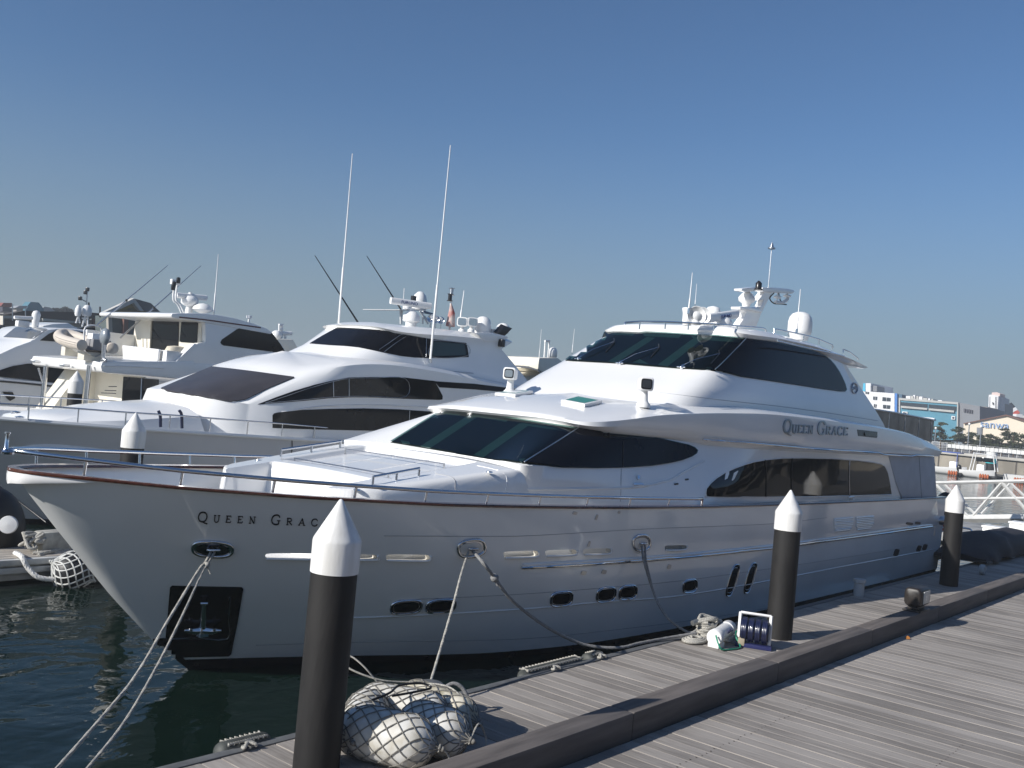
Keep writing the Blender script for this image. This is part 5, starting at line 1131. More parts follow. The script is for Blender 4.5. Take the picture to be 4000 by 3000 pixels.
# canister heater and cable reel
t = thing('white_canister', 'white cylindrical pump canister lying on the dock with a green cord', 'canister', (16.2, 8.08, .5))
a = Vector((15.72, 8.0, .68)); b = Vector((16.75, 8.22, .70)); ax = (b-a).normalized()
MB().lathe([(.02, 0), (.13, .0), (.145, .02), (.145, .17), (.13, .18), (.13, .78), (.145, .79), (.145, .98), (.12, 1.02), (.02, 1.03)], a, 28, ax).build('cylinder', PLWHITE, t, 50)
MB().box((15.72, 7.9, .5), (15.95, 8.12, .60)).box((16.4, 8.05, .5), (16.6, 8.25, .60)).build('foot', PLWHITE, t, 30, .02)
sans('blue_lettering', 'MITTEL', a+ax*.40+Vector((.02, -.134, .02)), ax, (0, 0, 1), .10, mat('navy_print', (.02, .03, .12), .5), t)
MB().tube(cat([Vector(p) for p in ((15.68,7.95,.74),(15.62,7.86,.62),(15.66,7.8,.53),(15.9,7.72,.52),(16.15,7.7,.52),(16.3,7.8,.56),(16.35,7.9,.66),(16.5,7.95,.72),(16.7,7.9,.66),(16.85,7.95,.6))], 6), .016, 6).build('green_cord', mat('green_cord', (.01, .22, .13), .5), t, 60)
MB().box((16.28, 7.72, .52), (16.42, 7.84, .66), .4).build('plug', mat('brass_plug', (.35, .30, .22), .5), t, 30, .02)
t = thing('cable_reel', 'white framed reel of dark blue hose on the dock beside the middle piling', 'reel', (16.45, 7.65, .5))
c = Vector((16.52, 7.62, .80)); ax = Vector((.38, -.92, 0)).normalized(); sd = Vector((ax.y, -ax.x, 0))
m = MB()
for s_ in (-1, 1):
    e_ = c+ax*(.27*s_); m.box(e_-Vector((.025, .025, .28)), e_+Vector((.025, .025, .30)))
m.tube([c+ax*-.27+Vector((0, 0, .29)), c+ax*.27+Vector((0, 0, .29))], .028, 4); m.build('frame', PLWHITE, t, 30, .006)
MB().prism([c+ax*-.32-sd*.16-Vector((0, 0, .3)), c+ax*.32-sd*.16-Vector((0, 0, .3)), c+ax*.32+sd*.16-Vector((0, 0, .3)), c+ax*-.32+sd*.16-Vector((0, 0, .3))], (0, 0, .07)).build('base', mat('navy_plastic', (.02, .025, .10), .4), t, 30, .01)
m = MB(); NV = mat('navy_hose', (.012, .016, .05), .28, coat=.3)
for layer in range(2):
    for k in range(4):
        e_ = c+ax*(-.18+.12*k); R1 = .17+.03*layer
        for j in range(3):
            d = ax*(.028*(j-1)); m.tube([e_+d+sd*(R1*math.cos(q*.4))+Vector((0, 0, R1*math.sin(q*.4))) for q in range(16)], .02, 6, closed=True)
m.build('hose', NV, t, 60)
MB().tube([c-ax*.25, c+ax*.25], .175, 20).build('drum', NV, t, 50)
# kerb flood lamp
LM0 = len(bpy.data.objects)
t = thing('kerb_lamp', 'dark brown box lamp with a pale lens standing on the timber kerb', 'lamp', (21.95, 6.46, .83))
LMP = mat('dark_brown_casting', (.022, .018, .016), .45, var=.2, vscale=6)
MB().box((21.62, 6.27, .83), (22.28, 6.66, .87)).box((21.7, 6.36, .87), (22.2, 6.58, .93)).build('base', LMP, t, 30, .015)
V, F = lofted([[Vector((x, 6.46+dy, .93+z)) for dy, z in rrect(0, .21, k*.18, k*.20, 0, 4, 28)] for x, k in ((21.6, .8), (21.62, .95), (21.66, 1), (22.24, 1), (22.28, .95), (22.30, .8))], True); F += [tuple(range(28)), tuple(range(len(V)-28, len(V)))]
hd = mk('housing', V, F, LMP, t, 45)
MB().box((21.76, 6.262, 1.01), (22.18, 6.285, 1.27)).build('lens', mat('frosted_lens', (.55, .55, .52), .25, var=.1, vscale=4), hd, 30, .01)
t = thing('fallen_leaf', 'small orange brown leaf lying on the walkway by the kerb shadow', 'leaf', tuple(PZ(3545, 2495, .51))); P = PZ(3545, 2495, .51)
mk('leaf', [P+Vector(q) for q in ((-.06,0,0),(-.02,.05,.02),(.06,.02,.05),(.07,-.02,.03),(0,-.05,.0))], [(0,1,2,3,4)], mat('orange_leaf', (.45, .18, .04), .7), t)
# screws in the walkway boards
m = MB(); rnd = random.Random(3)
for i in range(-8, 60):
    for yb in (5.45, 3.4):
        x = (i+.5)*PITCH
        for dx in (-.06, .06): m.lathe([(.009, -.002), (.009, .0045), (.001, .005)], (x+dx, yb+rnd.uniform(-.02, .02), .5), 6)
o = m.build('walkway_screws', mat('rusty_screw_heads', (.05, .04, .035), .7), None, None); tag(o, None, None, None, 'structure')
P = (24.3, 8.55, .5); t = thing('dock_post_stub', 'small pale plastic stub post at the shaded dock edge by the yacht', 'post', P); MB().lathe([(.12, 0), (.13, .05), (.12, .32), (.15, .34), (.15, .42), (.02, .44)], P, 16).build('post', mat('grey_plastic', (.45, .47, .48), .6), t, 50)
# left finger dock gear
P = Vector((9.35, 20.6, .5)); t = thing('dock_cleat', 'pale cleat block wound with white rope on the finger dock at the left', 'cleat', P)
MB().box(P+Vector((.05, -.28, 0)), P+Vector((.75, .1, .42)), .15).build('block', mat('weathered_block', (.42, .41, .37), .8, var=.3, vscale=5), t, 30, .05)
m = MB(); rnd = random.Random(9)
for k in range(7): m.tube(cat([P+Vector((rnd.uniform(-.3, .15), rnd.uniform(-.35, .1), rnd.uniform(.1, .45))) for _ in range(5)], 4), .035, 7)
m.build('rope_turns', ROPE, t, 60)
rope('thick white rope sagging from the finger dock cleat to behind the bow', [(60,2160,20.3),(85,2175,19.7),(110,2220,19.55),(150,2255,19.4),(215,2262,19.3),(280,2240,19.2),(335,2215,19.2),(420,2180,19.3),(520,2130,19.6)], .05, mat('bright_white_rope', (.7, .69, .66), .85, bump=.6, bscale=90))
rope('second white rope lying just above the thick one by the left finger dock', [(130,2160,20.2),(180,2158,20.1),(230,2150,20.3),(265,2148,20.4),(250,2158,20.2),(190,2163,20.2),(150,2168,20)], .04, ROPE)
fender('hanging_net_fender', 'dark fender in a white net bag hanging beside the left finger dock', tuple(PY(215, 2200, 19.4)), tuple(PY(352, 2262, 19.2)), .42, FENDB, mat('white_net_cord', (.6, .6, .57), .8), 11, .017, twist=.35, n=12)
P = PY(8, 2055, 21.6); t = thing('ball_fender', 'big black round fender with a pale end disc at the left edge', 'fender', P)
MB().ball(P+Vector((-.25, 0, -.15)), (.72, .6, 1.0), 24, 18).build('body', FENDB, t, 60)
c = PY(32, 2050, 20.95); MB().lathe([(.01, -.05), (.17, -.05), (.19, -.02), (.175, .05), (.1, .06), (.01, .07)], c, 24, Vector((-.55, -.83, .1))).build('end_disc', PLWHITE, t, 50)
for lab, a, b in (('thin dark mooring line slanting behind the bow at the left, the upper one', (0,1903,24), (180,2040,22.5)), ('thin dark mooring line slanting behind the bow at the left, the lower one', (0,1958,24), (95,2040,23))):
    t = thing('mooring_line', lab, 'rope', PY(*a)); MB().tube([PY(-200, a[1]-150, 25), PY(*a), PY(*b)], .022, 6).build('rope', BLACK, t, 60)

# ------------------------------------------------------------------ stern end of the dock
# covered dinghy
t = thing('covered_dinghy', 'boat under a black tarpaulin at the far right end of the dock', 'boat', (36, 8.6, .5))
def prof(u0, v0, y): P = PY(u0, v0, y); return P.x, P.z
outl = [(3768,2188),(3780,2158),(3800,2132),(3830,2095),(3850,2080),(3868,2075),(3885,2078),(3905,2082),(3930,2073),(3960,2065),(3985,2068),(4010,2085),(4060,2110),(4120,2140)]
rows = []
for k, (dy, f) in enumerate(((0, .0), (.02, .35), (.25, .8), (.7, 1.0), (1.2, .97), (1.6, .75), (1.8, .3), (1.85, 0))):
    row = []
    for i, (u, v) in enumerate(outl):
        x, z = prof(u, v, 8.9); row.append(Vector((x+.15*math.sin(k*1.3+i), 8.2+dy+.06*math.sin(i*2.1+k*.9), .62+(max(z, .8)-.62)*f+.04*math.sin(i*1.7+k*2.3))))
    rows.append([p for p in cat(row, 4)])
V, F = lofted(rows); n = len(rows[0]); F += [tuple(k*n for k in range(8)), tuple(k*n+n-1 for k in range(8))]
mk('tarpaulin', V, F, TARP, t, 70)
x0 = prof(3768, 2188, 8.9)[0]; MB().box((x0+.8, 8.3, .5), (x0+1.2, 9.9, .68)).build('trolley_beam', STEEL, t, 30, .02); MB().box((x0+4, 8.3, .5), (x0+4.4, 9.9, .68)).build('trolley_beam', STEEL, t, 30, .02)
MB().lathe([(.02, -.08), (.14, -.08), (.16, -.05), (.16, .05), (.14, .08), (.02, .08)], PZ(3838, 2225, .66), 18, Vector((0, 1, 0))).build('wheel', mat('pale_wheel', (.4, .42, .42), .6), t, 50)
# dock T-head and boxes beyond
o = MB().box((46, 8.85, .1), (54, 16, .5)).build('dock_head', mat('grey_dock_head', (.35, .35, .34), .8, var=.3, vscale=1.5), None, 30, .03); tag(o, None, None, None, 'structure')
s2 = .2411; r_ = lambda x, y: (3600+x*s2, 1950+y*s2)
for lab, a, b, yb, top in (('long white dock locker behind the covered dinghy', (985,430), (1390,510), 11.6, 430), ('raised white dock locker behind the covered dinghy, right of the long one', (1420,365), (1620,395), 11.0, 365)):
    P = PZ(*r_(a[0], 600), .5); x = 48.5
    A = PX(*r_(*a), x); t = thing('dock_locker', lab, 'box', (A.x, A.y, .5), 'white lockers at the dock head'); B = PX(*r_(*b), x)
    m = MB().box((x, B.y-(.8 if a[0] > 1400 else 0), .5), (x+1.0, A.y, A.z-.06)); m.build('box', PLWHITE, t, 30, .04)
    MB().box((x-.04, B.y-.04-(.8 if a[0] > 1400 else 0), A.z-.06), (x+1.04, A.y+.04, A.z+.03)).build('lid', PLWHITE, t, 30, .03)
t = thing('boarding_handrail', 'bent steel hand rail standing right of the stern piling', 'rail', PZ(*r_(800, 700), .5))
P = PX(*r_(640, 460), 40.0); MB().tube([PX(*r_(a, b), 40.0) for a, b in ((590,452),(640,458),(780,482),(808,500),(805,600),(795,700))], .035, 8).build('rail', CHROME, t, 60)
t = thing('stern_clutter', 'heap of pale fittings between the stern piling and the covered dinghy', 'clutter', PZ(*r_(720, 760), .5)); rnd = random.Random(12)
for k in range(9):
    P = PX(*r_(rnd.uniform(640, 860), rnd.uniform(640, 790)), 40.5); m = MB(); 
    if k % 3 == 0: m.lathe([(.15, -.2), (.16, .15), (.1, .2), (.02, .22)], P, 12)
    elif k % 3 == 1: m.box(P-Vector((.25, .3, .05)), P+Vector((.25, .3, .06)), rnd.random())
    else: m.tube(cat([P+Vector((rnd.uniform(-.4, .4), rnd.uniform(-.4, .4), rnd.uniform(-.1, .1))) for _ in range(4)], 4), .05, 6)
    m.build(('fitting', 'board', 'line')[k % 3], (STEEL, PLWHITE, ROPE)[k % 3], t, 40, 0)
P = PX(*r_(310, 330), 39.5); t = thing('life_ring_box', 'small white box with red markings behind the yacht stern', 'box', P); MB().box(P-Vector((.2, .35, .45)), P+Vector((.2, .4, .3))).build('box', PLWHITE, t, 30, .02); MB().box(P+Vector((-.22, -.3, -.40)), P+Vector((-.2, .3, -.30))).box(P+Vector((-.22, -.3, -.24)), P+Vector((-.2, .3, -.16))).build('red_mark', mat('red_marks', (.5, .04, .03), .5), t, 30)
# gangway truss bridge
gw = thing('gangway', 'white aluminium truss gangway crossing over the water at the right', 'gangway', (56, 15, 1))
ALU = mat('white_painted_truss', (.62, .62, .60), .5, var=.12, vscale=3)
GX = 57.
q_ = lambda x, y: (3350+x*.3315, 1500+y*.3315)
def g(x, y, X=GX): u, v = q_(x, y); return PX(u, v, X)
def bar(a, b, r, nm='truss_bar', X=GX): MB().tube([g(*a, X), g(*b, X)], r, 4).build(nm, ALU, gw, 30)
bar((640,1172), (2500,1133), .10, 'top_chord'); bar((640,1356), (2500,1346), .09, 'middle_rail'); bar((640,1592), (2500,1580), .22, 'bottom_chord')
for a, b in (((1330,1590),(1700,1165)), ((1330,1590),(925,1190)), ((1700,1165),(2080,1590)), ((2080,1590),(2450,1165)), ((925,1190),(560,1590))): bar(a, b, .085, 'diagonal')
for a, b in (((1460,1530),(1800,1170)), ((1370,1520),(1020,1180)), ((1800,1170),(2200,1530))): bar(a, b, .07, 'far_diagonal', GX+2.2)
bar((640,1178), (2500,1139), .07, 'far_chord', GX+2.2)
a, b = g(640, 1600), g(2500, 1588); MB().prism([a, b, b+Vector((2.2, 0, .12)), a+Vector((2.2, 0, .12))], (0, 0, -.12)).build('walkway', STEEL, gw, 30)

# ------------------------------------------------------------------ far quay on the right
QX = 172.
pt_ = PX(*q_(1450, 790), QX); QZ = PX(*q_(1960, 880), QX).z
GZ = g(1960, 882, QX).z; QZ = GZ-.35
qw = thing('quay_wall', 'long weathered concrete quay wall with dark drain slots across the water', 'wall', (QX, 40, 0))
MB().box((QX, -60, -2), (QX+3, 75, QZ)).build('wall', CONC, qw, 30, .1)
MB().box((QX-.5, -60, QZ-.1), (QX+4, 75, GZ)).build('coping', mat('pale_concrete', (.48, .46, .42), .85, var=.25, vscale=.3), qw, 30, .06)
for x in range(960, 2200, 165):
    a = g(x, 790+(x-960)*.112, QX-.1); MB().box((QX-.08, a.y-1.75, a.z-.36), (QX+.3, a.y, a.z-.02)).build('drain_slot', BLACK, qw, 30)
for x in range(955, 2300, 230):
    a = g(x, 900, QX); MB().box((QX-.03, a.y-.12, -.5), (QX+.1, a.y+.12, QZ-.2)).build('wall_joint', mat('dark_joint', (.08, .07, .06), .9), qw, 30)
o = MB().box((QX+3.5, -600, GZ-2.5), (1500, 700, GZ)).build('quay_ground', mat('quay_paving', (.25, .24, .23), .9, var=.2, vscale=.1), None, 30); tag(o, None, None, None, 'structure')
fr = thing('quay_fence', 'white banner panels and railing along the top of the quay wall', 'fence', (QX, 40, GZ))
m = MB(); y = -30
while y < 75: m.box((QX+.3, y-.06, GZ), (QX+.36, y+.0, g(1450, 728, QX).z)); y += 1.2
m.build('posts', ALU, fr, 30)
m = MB()
for z in (728, 760, 790): q7 = g(1450, z, QX).z; m.box((QX+.31, -30, q7), (QX+.36, 75, q7+.035))
m.build('rails', ALU, fr, 30)
a = g(1062, 720, QX+.2); rnd = random.Random(2); y = a.y; m = MB()
while y > -30:
    m.box((QX+.15, y-.62+rnd.uniform(.01, .04), g(1450, 786, QX).z+rnd.uniform(-.03, .03)), (QX+.2, y, g(1450, 740, QX).z+rnd.uniform(-.03, .03))); y -= .66
m.build('banner_panels', mat('white_banner', (.74, .74, .72), .7, var=.15, vscale=.8), fr, 30)
f2 = thing('promenade_fence', 'grey mesh fence standing under the trees beyond the quay', 'fence', (QX+22, 30, GZ)); m = MB(); y = -40
while y < 75: m.box((QX+22, y-.05, GZ), (QX+22.1, y-.01, GZ+1.3)); y += .3
m.box((QX+22, -40, GZ+1.25), (QX+22.1, 75, GZ+1.32)); m.build('mesh', mat('galvanised_mesh', (.4, .4, .4), .6), f2, 30)
# pines
TR = mat('pine_bark', (.10, .07, .05), .9, var=.3, vscale=4); LF = mat('pine_foliage', (.055, .065, .028), .8, var=.6, vscale=.9, dirt=(.02, .03, .012))
def pine(label, x, y, H, Wd, seed):
    rnd = random.Random(seed); t = thing('pine_tree', label, 'tree', (x, y, GZ), 'pines along the quay promenade'); m = MB()
    pts = [Vector((x, y, GZ-.2)), Vector((x+rnd.uniform(-.3, .3), y+rnd.uniform(-.4, .4), GZ+H*.35)), Vector((x+rnd.uniform(-.5, .5), y+rnd.uniform(-.6, .6), GZ+H*.7)), Vector((x, y, GZ+H*.97))]
    tr = cat(pts, 4); m.tube(tr, [.14*(1-.85*i/(len(tr)-1)) for i in range(len(tr))], 8); cl = []
    for k in range(22):
        h = rnd.uniform(.28, .98); f = 1-abs(h-.45)*1.15; a = rnd.uniform(0, 6.28); L = Wd*.5*f*rnd.uniform(.5, 1.1); q = tr[min(len(tr)-1, int(h*len(tr)))]
        e_ = Vector((q.x+L*math.cos(a), q.y+L*math.sin(a), GZ+H*h+rnd.uniform(0, .25))); m.tube([q, q*.4+e_*.6-Vector((0, 0, .15)), e_], [.04, .03, .015], 5); cl.append((e_, rnd.uniform(.35, .6))); cl.append((q*.45+e_*.55+Vector((0, 0, .1)), rnd.uniform(.25, .45)))
    m.build('trunk', TR, t, 60); bm = bmesh.new()
    for c, r in cl:
        for _ in range(int(150*r)):
            d = Vector((rnd.gauss(0, 1), rnd.gauss(0, 1), rnd.gauss(0, .4))); p = c+d*r*.5; s_ = rnd.uniform(.05, .12)
            u_ = Vector((rnd.uniform(-1, 1), rnd.uniform(-1, 1), rnd.uniform(-.5, .8))).normalized(); w_ = u_.cross(Vector((rnd.uniform(-1, 1), rnd.uniform(-1, 1), rnd.uniform(-1, 1)))).normalized()
            bm.faces.new([bm.verts.new(p+u_*s_*1.6), bm.verts.new(p+w_*s_), bm.verts.new(p-u_*s_*1.6), bm.verts.new(p-w_*s_)])
    mkbm('crown', bm, LF, t, None, recalc=False)
for i, (px, py, H, Wd, lab) in enumerate(((1020,640,11.5,6.5,'tall dark pine left of the others, in front of the blue building'), (1210,650,9.5,6.5,'second pine from the left, before the grey side of the blue building'), (1360,650,7.5,6,'low pine at the left corner of the cream warehouse gable'), (1500,670,7.0,6,'bushy pine under the first letters of the warehouse sign'), (1620,680,8.0,7,'wide pine before the middle of the warehouse sign'), (1720,690,11,6,'tallest pine in front of the warehouse sign'), (1870,700,9.2,5.5,'pine right of the warehouse sign letters'), (1985,710,8.5,6,'pine cut by the right edge of the photo'))):
    P = g(px, py, QX+20); pine(lab, QX+18+(i % 3)*.8, P.y, H*.47, Wd*.5, 20+i)
# buildings beyond the quay
def bld(name, label, X): return thing(name, label, 'building', (X, g(1000, 500, X).y, GZ))
def xs(name, pts, X, D, mt, par, bev=0): return MB().prism([g(x, y, X) for x, y in pts], (D, 0, 0)).build(name, mt, par, 30, bev)
BW = mat('white_render', (.72, .72, .73), .8, var=.06, vscale=.2); BB = mat('blue_cladding', (.055, .22, .31), .6, var=.1, vscale=.3); BGY = mat('grey_cladding', (.20, .21, .23), .8, var=.1, vscale=.3)
PARA = mat('pale_parapet', (.42, .42, .40), .8, var=.12, vscale=.4)
b1 = bld('office_building', 'white three storey block with blue end strip behind the yacht stern', 262)
xs('wall', [(-40,80),(90,88),(90,-8),(155,-10),(152,90),(435,110),(432,640),(-40,640)], 262, 18, BW, b1)
xs('blue_corner', [(440,108),(466,112),(462,640),(436,640)], 261.5, 14, mat('bright_blue_paint', (.04, .18, .5), .6), b1)
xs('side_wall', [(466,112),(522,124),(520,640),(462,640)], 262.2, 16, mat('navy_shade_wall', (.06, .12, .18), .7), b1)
xs('roof_box', [(158,14),(228,24),(226,88),(156,84)], 263, 6, BGY, b1); xs('light_blue_strip', [(66,-10),(90,-8),(90,90),(60,80)], 261.8, 1, mat('cyan_strip', (.05, .4, .6), .6), b1)
for p in ([(184,146),(230,150),(228,188),(182,184)], [(294,154),(388,164),(386,204),(290,198)], [(192,236),(224,240),(220,278),(190,274)], [(300,244),(384,252),(380,292),(298,286)], [(92,90),(134,94),(132,118),(92,114)]):
    o = xs('window', p, 261.85, .3, GLASSG, b1); c = [(sum(q[0] for q in p)/4, sum(q[1] for q in p)/4)]; xs('window_frame', [(p[0][0]*.5+p[1][0]*.5-1.5, p[0][1]+2), (p[0][0]*.5+p[1][0]*.5+1.5, p[0][1]+2), (p[0][0]*.5+p[1][0]*.5+1.5, p[2][1]-2), (p[0][0]*.5+p[1][0]*.5-1.5, p[2][1]-2)], 261.8, .1, BW, b1)
b2 = bld('blue_building', 'blue fronted building with a glazed upper terrace and grey side wall', 250)
xs('front', [(498,185),(1180,232),(1165,660),(480,640)], 250, 22, BB, b2)
xs('parapet', [(484,162),(1186,216),(1184,240),(500,190),(500,345),(484,340)], 249.7, 22, PARA, b2); xs('corner_post', [(1172,238),(1186,240),(1178,660),(1164,660)], 249.6, 3, PARA, b2)
xs('side_wall', [(1188,218),(1440,262),(1440,660),(1178,660)], 250.3, 24, BGY, b2)
xs('terrace_glazing', [(508,212),(822,238),(818,300),(506,272)], 249.8, .3, GLASSG, b2); xs('terrace_glazing', [(838,240),(1164,266),(1160,320),(834,300)], 249.8, .3, GLASSG, b2)
xs('terrace_rail', [(510,256),(820,283),(818,305),(508,280)], 249.4, .2, PARA, b2); xs('terrace_rail', [(838,286),(1136,312),(1134,336),(836,308)], 249.4, .2, PARA, b2)
for p in ([(526,322),(588,328),(584,360),(524,354)], [(1106,376),(1148,380),(1146,420),(1104,416)]): xs('window_surround', p, 249.6, .4, BW, b2); xs('window', [(p[0][0]+10, p[0][1]+9), (p[1][0]-10, p[1][1]+9), (p[2][0]-10, p[2][1]-9), (p[3][0]+10, p[3][1]-9)], 249.5, .2, GLASSG, b2)
for k, (x, w_, h) in enumerate(((570,50,36),(625,45,40),(655,22,52),(692,22,44),(722,40,40),(770,50,28),(830,24,26),(866,22,22),(945,50,14))):
    yb = 168+(x-484)*.077; xs('roof_unit', [(x, yb-h), (x+w_, yb-h+w_*.077), (x+w_, yb+4), (x, yb+4)], 254, 4, (BW, PARA)[k % 2], b2)
xs('wall_sign', [(760,388),(905,400),(903,416),(800,408)], 249.4, .2, BW, b2)
for k in range(4): xs('side_sign_mark', [(1250+k*28,288+k*5),(1268+k*28,291+k*5),(1266+k*28,332+k*4),(1248+k*28,328+k*4)], 249.9, .4, mat('dark_sign', (.05, .05, .07), .6), b2)
b3_ = bld('warehouse', 'cream gabled warehouse with large pale blue letters on its front', 225)
xs('gable_wall', [(1250,465),(1750,366),(2010,452),(2300,560),(2300,700),(1240,690)], 225, 40, mat('cream_sheet_wall', (.70, .62, .50), .8, var=.06, vscale=.3), b3_)
xs('roof_edge', [(1246,462),(1750,360),(2012,446),(2300,552),(2300,562),(2010,456),(1750,371),(1250,470)], 224.4, 42, mat('brown_roof_edge', (.16, .08, .06), .8), b3_)
a = g(1440, 492, 224.8); b = g(1815, 522, 224.8); dr = Vector((0, -1, 0))
sgn = sans('wall_lettering', 'sanwa', (224.8, a.y, a.z-.3), dr, (0, 0, 1), 2.35, mat('pale_blue_letters', (.22, .33, .52), .7), b3_, .1)
xs('door', [(1405,512),(1468,518),(1462,640),(1400,630)], 224.7, .3, BGY, b3_)
b4_ = bld('white_tower', 'white silo tower with a dark emblem behind the warehouse roof', 300)
xs('shaft', [(1545,128),(1580,125),(1660,140),(1640,420),(1538,420)], 300, 9, BW, b4_); xs('shade_side', [(1662,140),(1700,160),(1690,420),(1640,420)], 302, 9, mat('white_render_shaded', (.5, .52, .55), .8), b4_)  # shade of the tower's side is painted in as a darker white
xs('top_house', [(1582,100),(1640,96),(1678,112),(1676,146),(1580,128)], 301, 6, mat('pinkish_top', (.6, .48, .44), .8), b4_); xs('low_block', [(1700,220),(1745,235),(1740,420),(1690,420)], 306, 9, BGY, b4_)
for x in (1555, 1636, 1622): xs('window_strip', [(x,150),(x+4,150),(x,350),(x-4,350)], 299.8, .2, BGY, b4_)
xs('emblem', [(1586,214),(1600,216),(1604,240),(1590,242)], 299.6, .2, BLACK, b4_)
b5_ = bld('low_building', 'small brown block squeezed between the blue building and the white tower', 285); xs('wall', [(1440,262),(1530,270),(1530,440),(1440,440)], 285, 12, mat('brown_grey_wall', (.22, .19, .17), .8), b5_)
xs('window', [(1450,366),(1505,370),(1502,415),(1448,410)], 284.8, .2, BW, b5_)
cr = thing('crane', 'distant red and white crane jib right of the white tower', 'crane', (330, g(1880, 360, 330).y, GZ))
for a, b, mt_ in (((1785,238),(1830,290), BLACK), ((1830,290),(1855,325), BW), ((1855,325),(1885,360), mat('crane_red', (.5, .08, .05), .6))): MB().tube([g(*a, 330), g(*b, 330)], .9, 4).build('jib', mt_, cr, 30)
MB().tube([g(1885, 355, 330), g(1882, 470, 330)], 1.4, 4).build('mast', BW, cr, 30)
b6_ = bld('sheds', 'row of low white roofed sheds far right, beyond the warehouse roof', 340); xs('shed_roof', [(1790,345),(1850,348),(1850,366),(1960,372),(2050,380),(2050,460),(1790,440)], 340, 20, PARA, b6_)
# dark trellis windbreak beside the stern
wb_ = thing('clear_windbreak', 'smoky clear vinyl windbreak with metal posts above the yacht aft deck', 'screen', PY(3560, 1650, 14.5))
SMK = mat('smoky_vinyl', (.045, .034, .030), .3, var=.5, vscale=1.6, dirt=(.11, .09, .085), bump=.5, bscale=2.5)
yslab('vinyl_sheet', [(3420,1602),(3650,1640),(3640,1728),(3560,1700),(3470,1690)], 14.6, .06, SMK, wb_)
rail('top_tube', [(3412,1598),(3500,1612),(3655,1642)], 14.5, .035, wb_, STEEL)
for u, v in ((3475,1612),(3537,1624),(3591,1634),(3640,1644)): rail('post', [(u, v), (u-6, v+85)], 14.45, .03, wb_, STEEL)
# navigation pile and small boats by the quay
P = g(1562, 1060, 160); t = thing('channel_piling', 'black piling with turquoise band and white tip standing in the far water', 'piling', (160, P.y, 0)); P = Vector((160, P.y, 0)); tp = g(1576, 810, 160).z; b1z = g(1570, 880, 160).z; b0z = g(1568, 935, 160).z
MB().lathe([(.75, -2), (.75, b0z)], P, 20).build('sleeve', PILEB, t, 50); MB().lathe([(.78, b0z), (.78, b1z)], P, 20).build('turquoise_band', mat('turquoise_paint', (.04, .5, .55), .5), t, 50); MB().lathe([(.77, b1z), (.77, b1z+1), (.05, tp), (.01, tp)], P, 20).build('tip', PILEW, t, 50)
def runabout(label, X, bx, by, canopy):
    P = g(bx, by, X); P.z = 0; t = thing('small_motorboat', label, 'boat', P, 'small boats moored by the quay'); L = 4.4
    rows = []
    for a, wv in ((0, .95), (.2, 1.05), (.5, 1.1), (.75, .85), (.92, .4), (1, .02)):
        y = P.y-L*a+1.; sh = .95+.35*a*a
        rows.append([Vector((P.x+s_*wv, y, z)) for s_, z in ((-1, sh), (-.85, .35), (-.3, -.1), (.3, -.1), (.85, .35), (1, sh))])
    V, F = lofted(rows); F.append(tuple(range(6))); F += [(i*6, i*6+5, i*6+11, i*6+6) for i in range(5)]
    mk('hull', V, F, GEL2, t, 40)
    MB().box((P.x-.5, P.y-2.1, .9), (P.x+.5, P.y-1.1, 1.9)).build('console', GEL2, t, 30, .12)
    MB().ball((P.x, P.y+1.25, 1.1), (.3, .35, .5), 12, 8).box((P.x-.12, P.y+1.1, -.4), (P.x+.12, P.y+1.4, .9)).build('outboard', BLACK, t, 40)
    if canopy:
        m = MB()
        for s_ in (-.8, .8): m.tube([(P.x+s_, P.y-.3, .9), (P.x+s_*.9, P.y-.7, 3.4), (P.x+s_*.9, P.y-3.2, 3.3), (P.x+s_, P.y-3.6, 1.1)], .07, 6)
        m.tube([(P.x-.75, P.y-.7, 3.4), (P.x+.75, P.y-.7, 3.4)], .08, 6); m.build('frame', PLWHITE, t, 50); MB().box((P.x-.6, P.y-3.1, 2.3), (P.x+.6, P.y-1.0, 2.9)).build('screen', DGLASS, t, 30, .1)
    else: MB().box((P.x-1, P.y-2.6, 3.1), (P.x+1, P.y+2.4, 3.25)).tube([(P.x-.8, P.y-2.2, 1), (P.x-.8, P.y-2.2, 3.15)], .06, 6).build('blue_awning', mat('blue_awning', (.03, .08, .35), .7), t, 30, .03)
runabout('small white motorboat under a blue awning, moored by the far quay', 147, 985, 1052, False)
runabout('small white motorboat with an open cockpit frame and black outboard by the far quay', 145, 1300, 1095, True)
OR = mat('orange_float', (.45, .12, .04), .6)
for i, (x, y, lab) in enumerate(((1120,1072,'orange float cluster right of the boat with the blue awning'), (1490,1110,'orange float cluster right of the boat with the open frame'), (1900,1160,'orange float cluster far right beyond the gangway rail'))):
    P = g(x, y, 143); P.z = .3; t = thing('orange_float', lab, 'float', P, 'orange floats by the quay'); m = MB()
    for k in range(4): m.ball(P+Vector((0, .5-.32*k, .05)), (.2, .16, .36), 10, 8)
    m.build('floats', OR, t, 50); MB().box(P+Vector((.3, -.9, -.2)), P+Vector((3, .7, .2))).build('pontoon', BLACK, t, 30, .05)
a = g(1570, 1088, 150); MB().box((150, a.y-16, 0), (153, a.y, .6)).build('far_pontoon', mat('dark_pontoon', (.05, .05, .05), .8), None, 30, .05); tag(bpy.data.objects['far_pontoon'], None, None, None, 'structure')
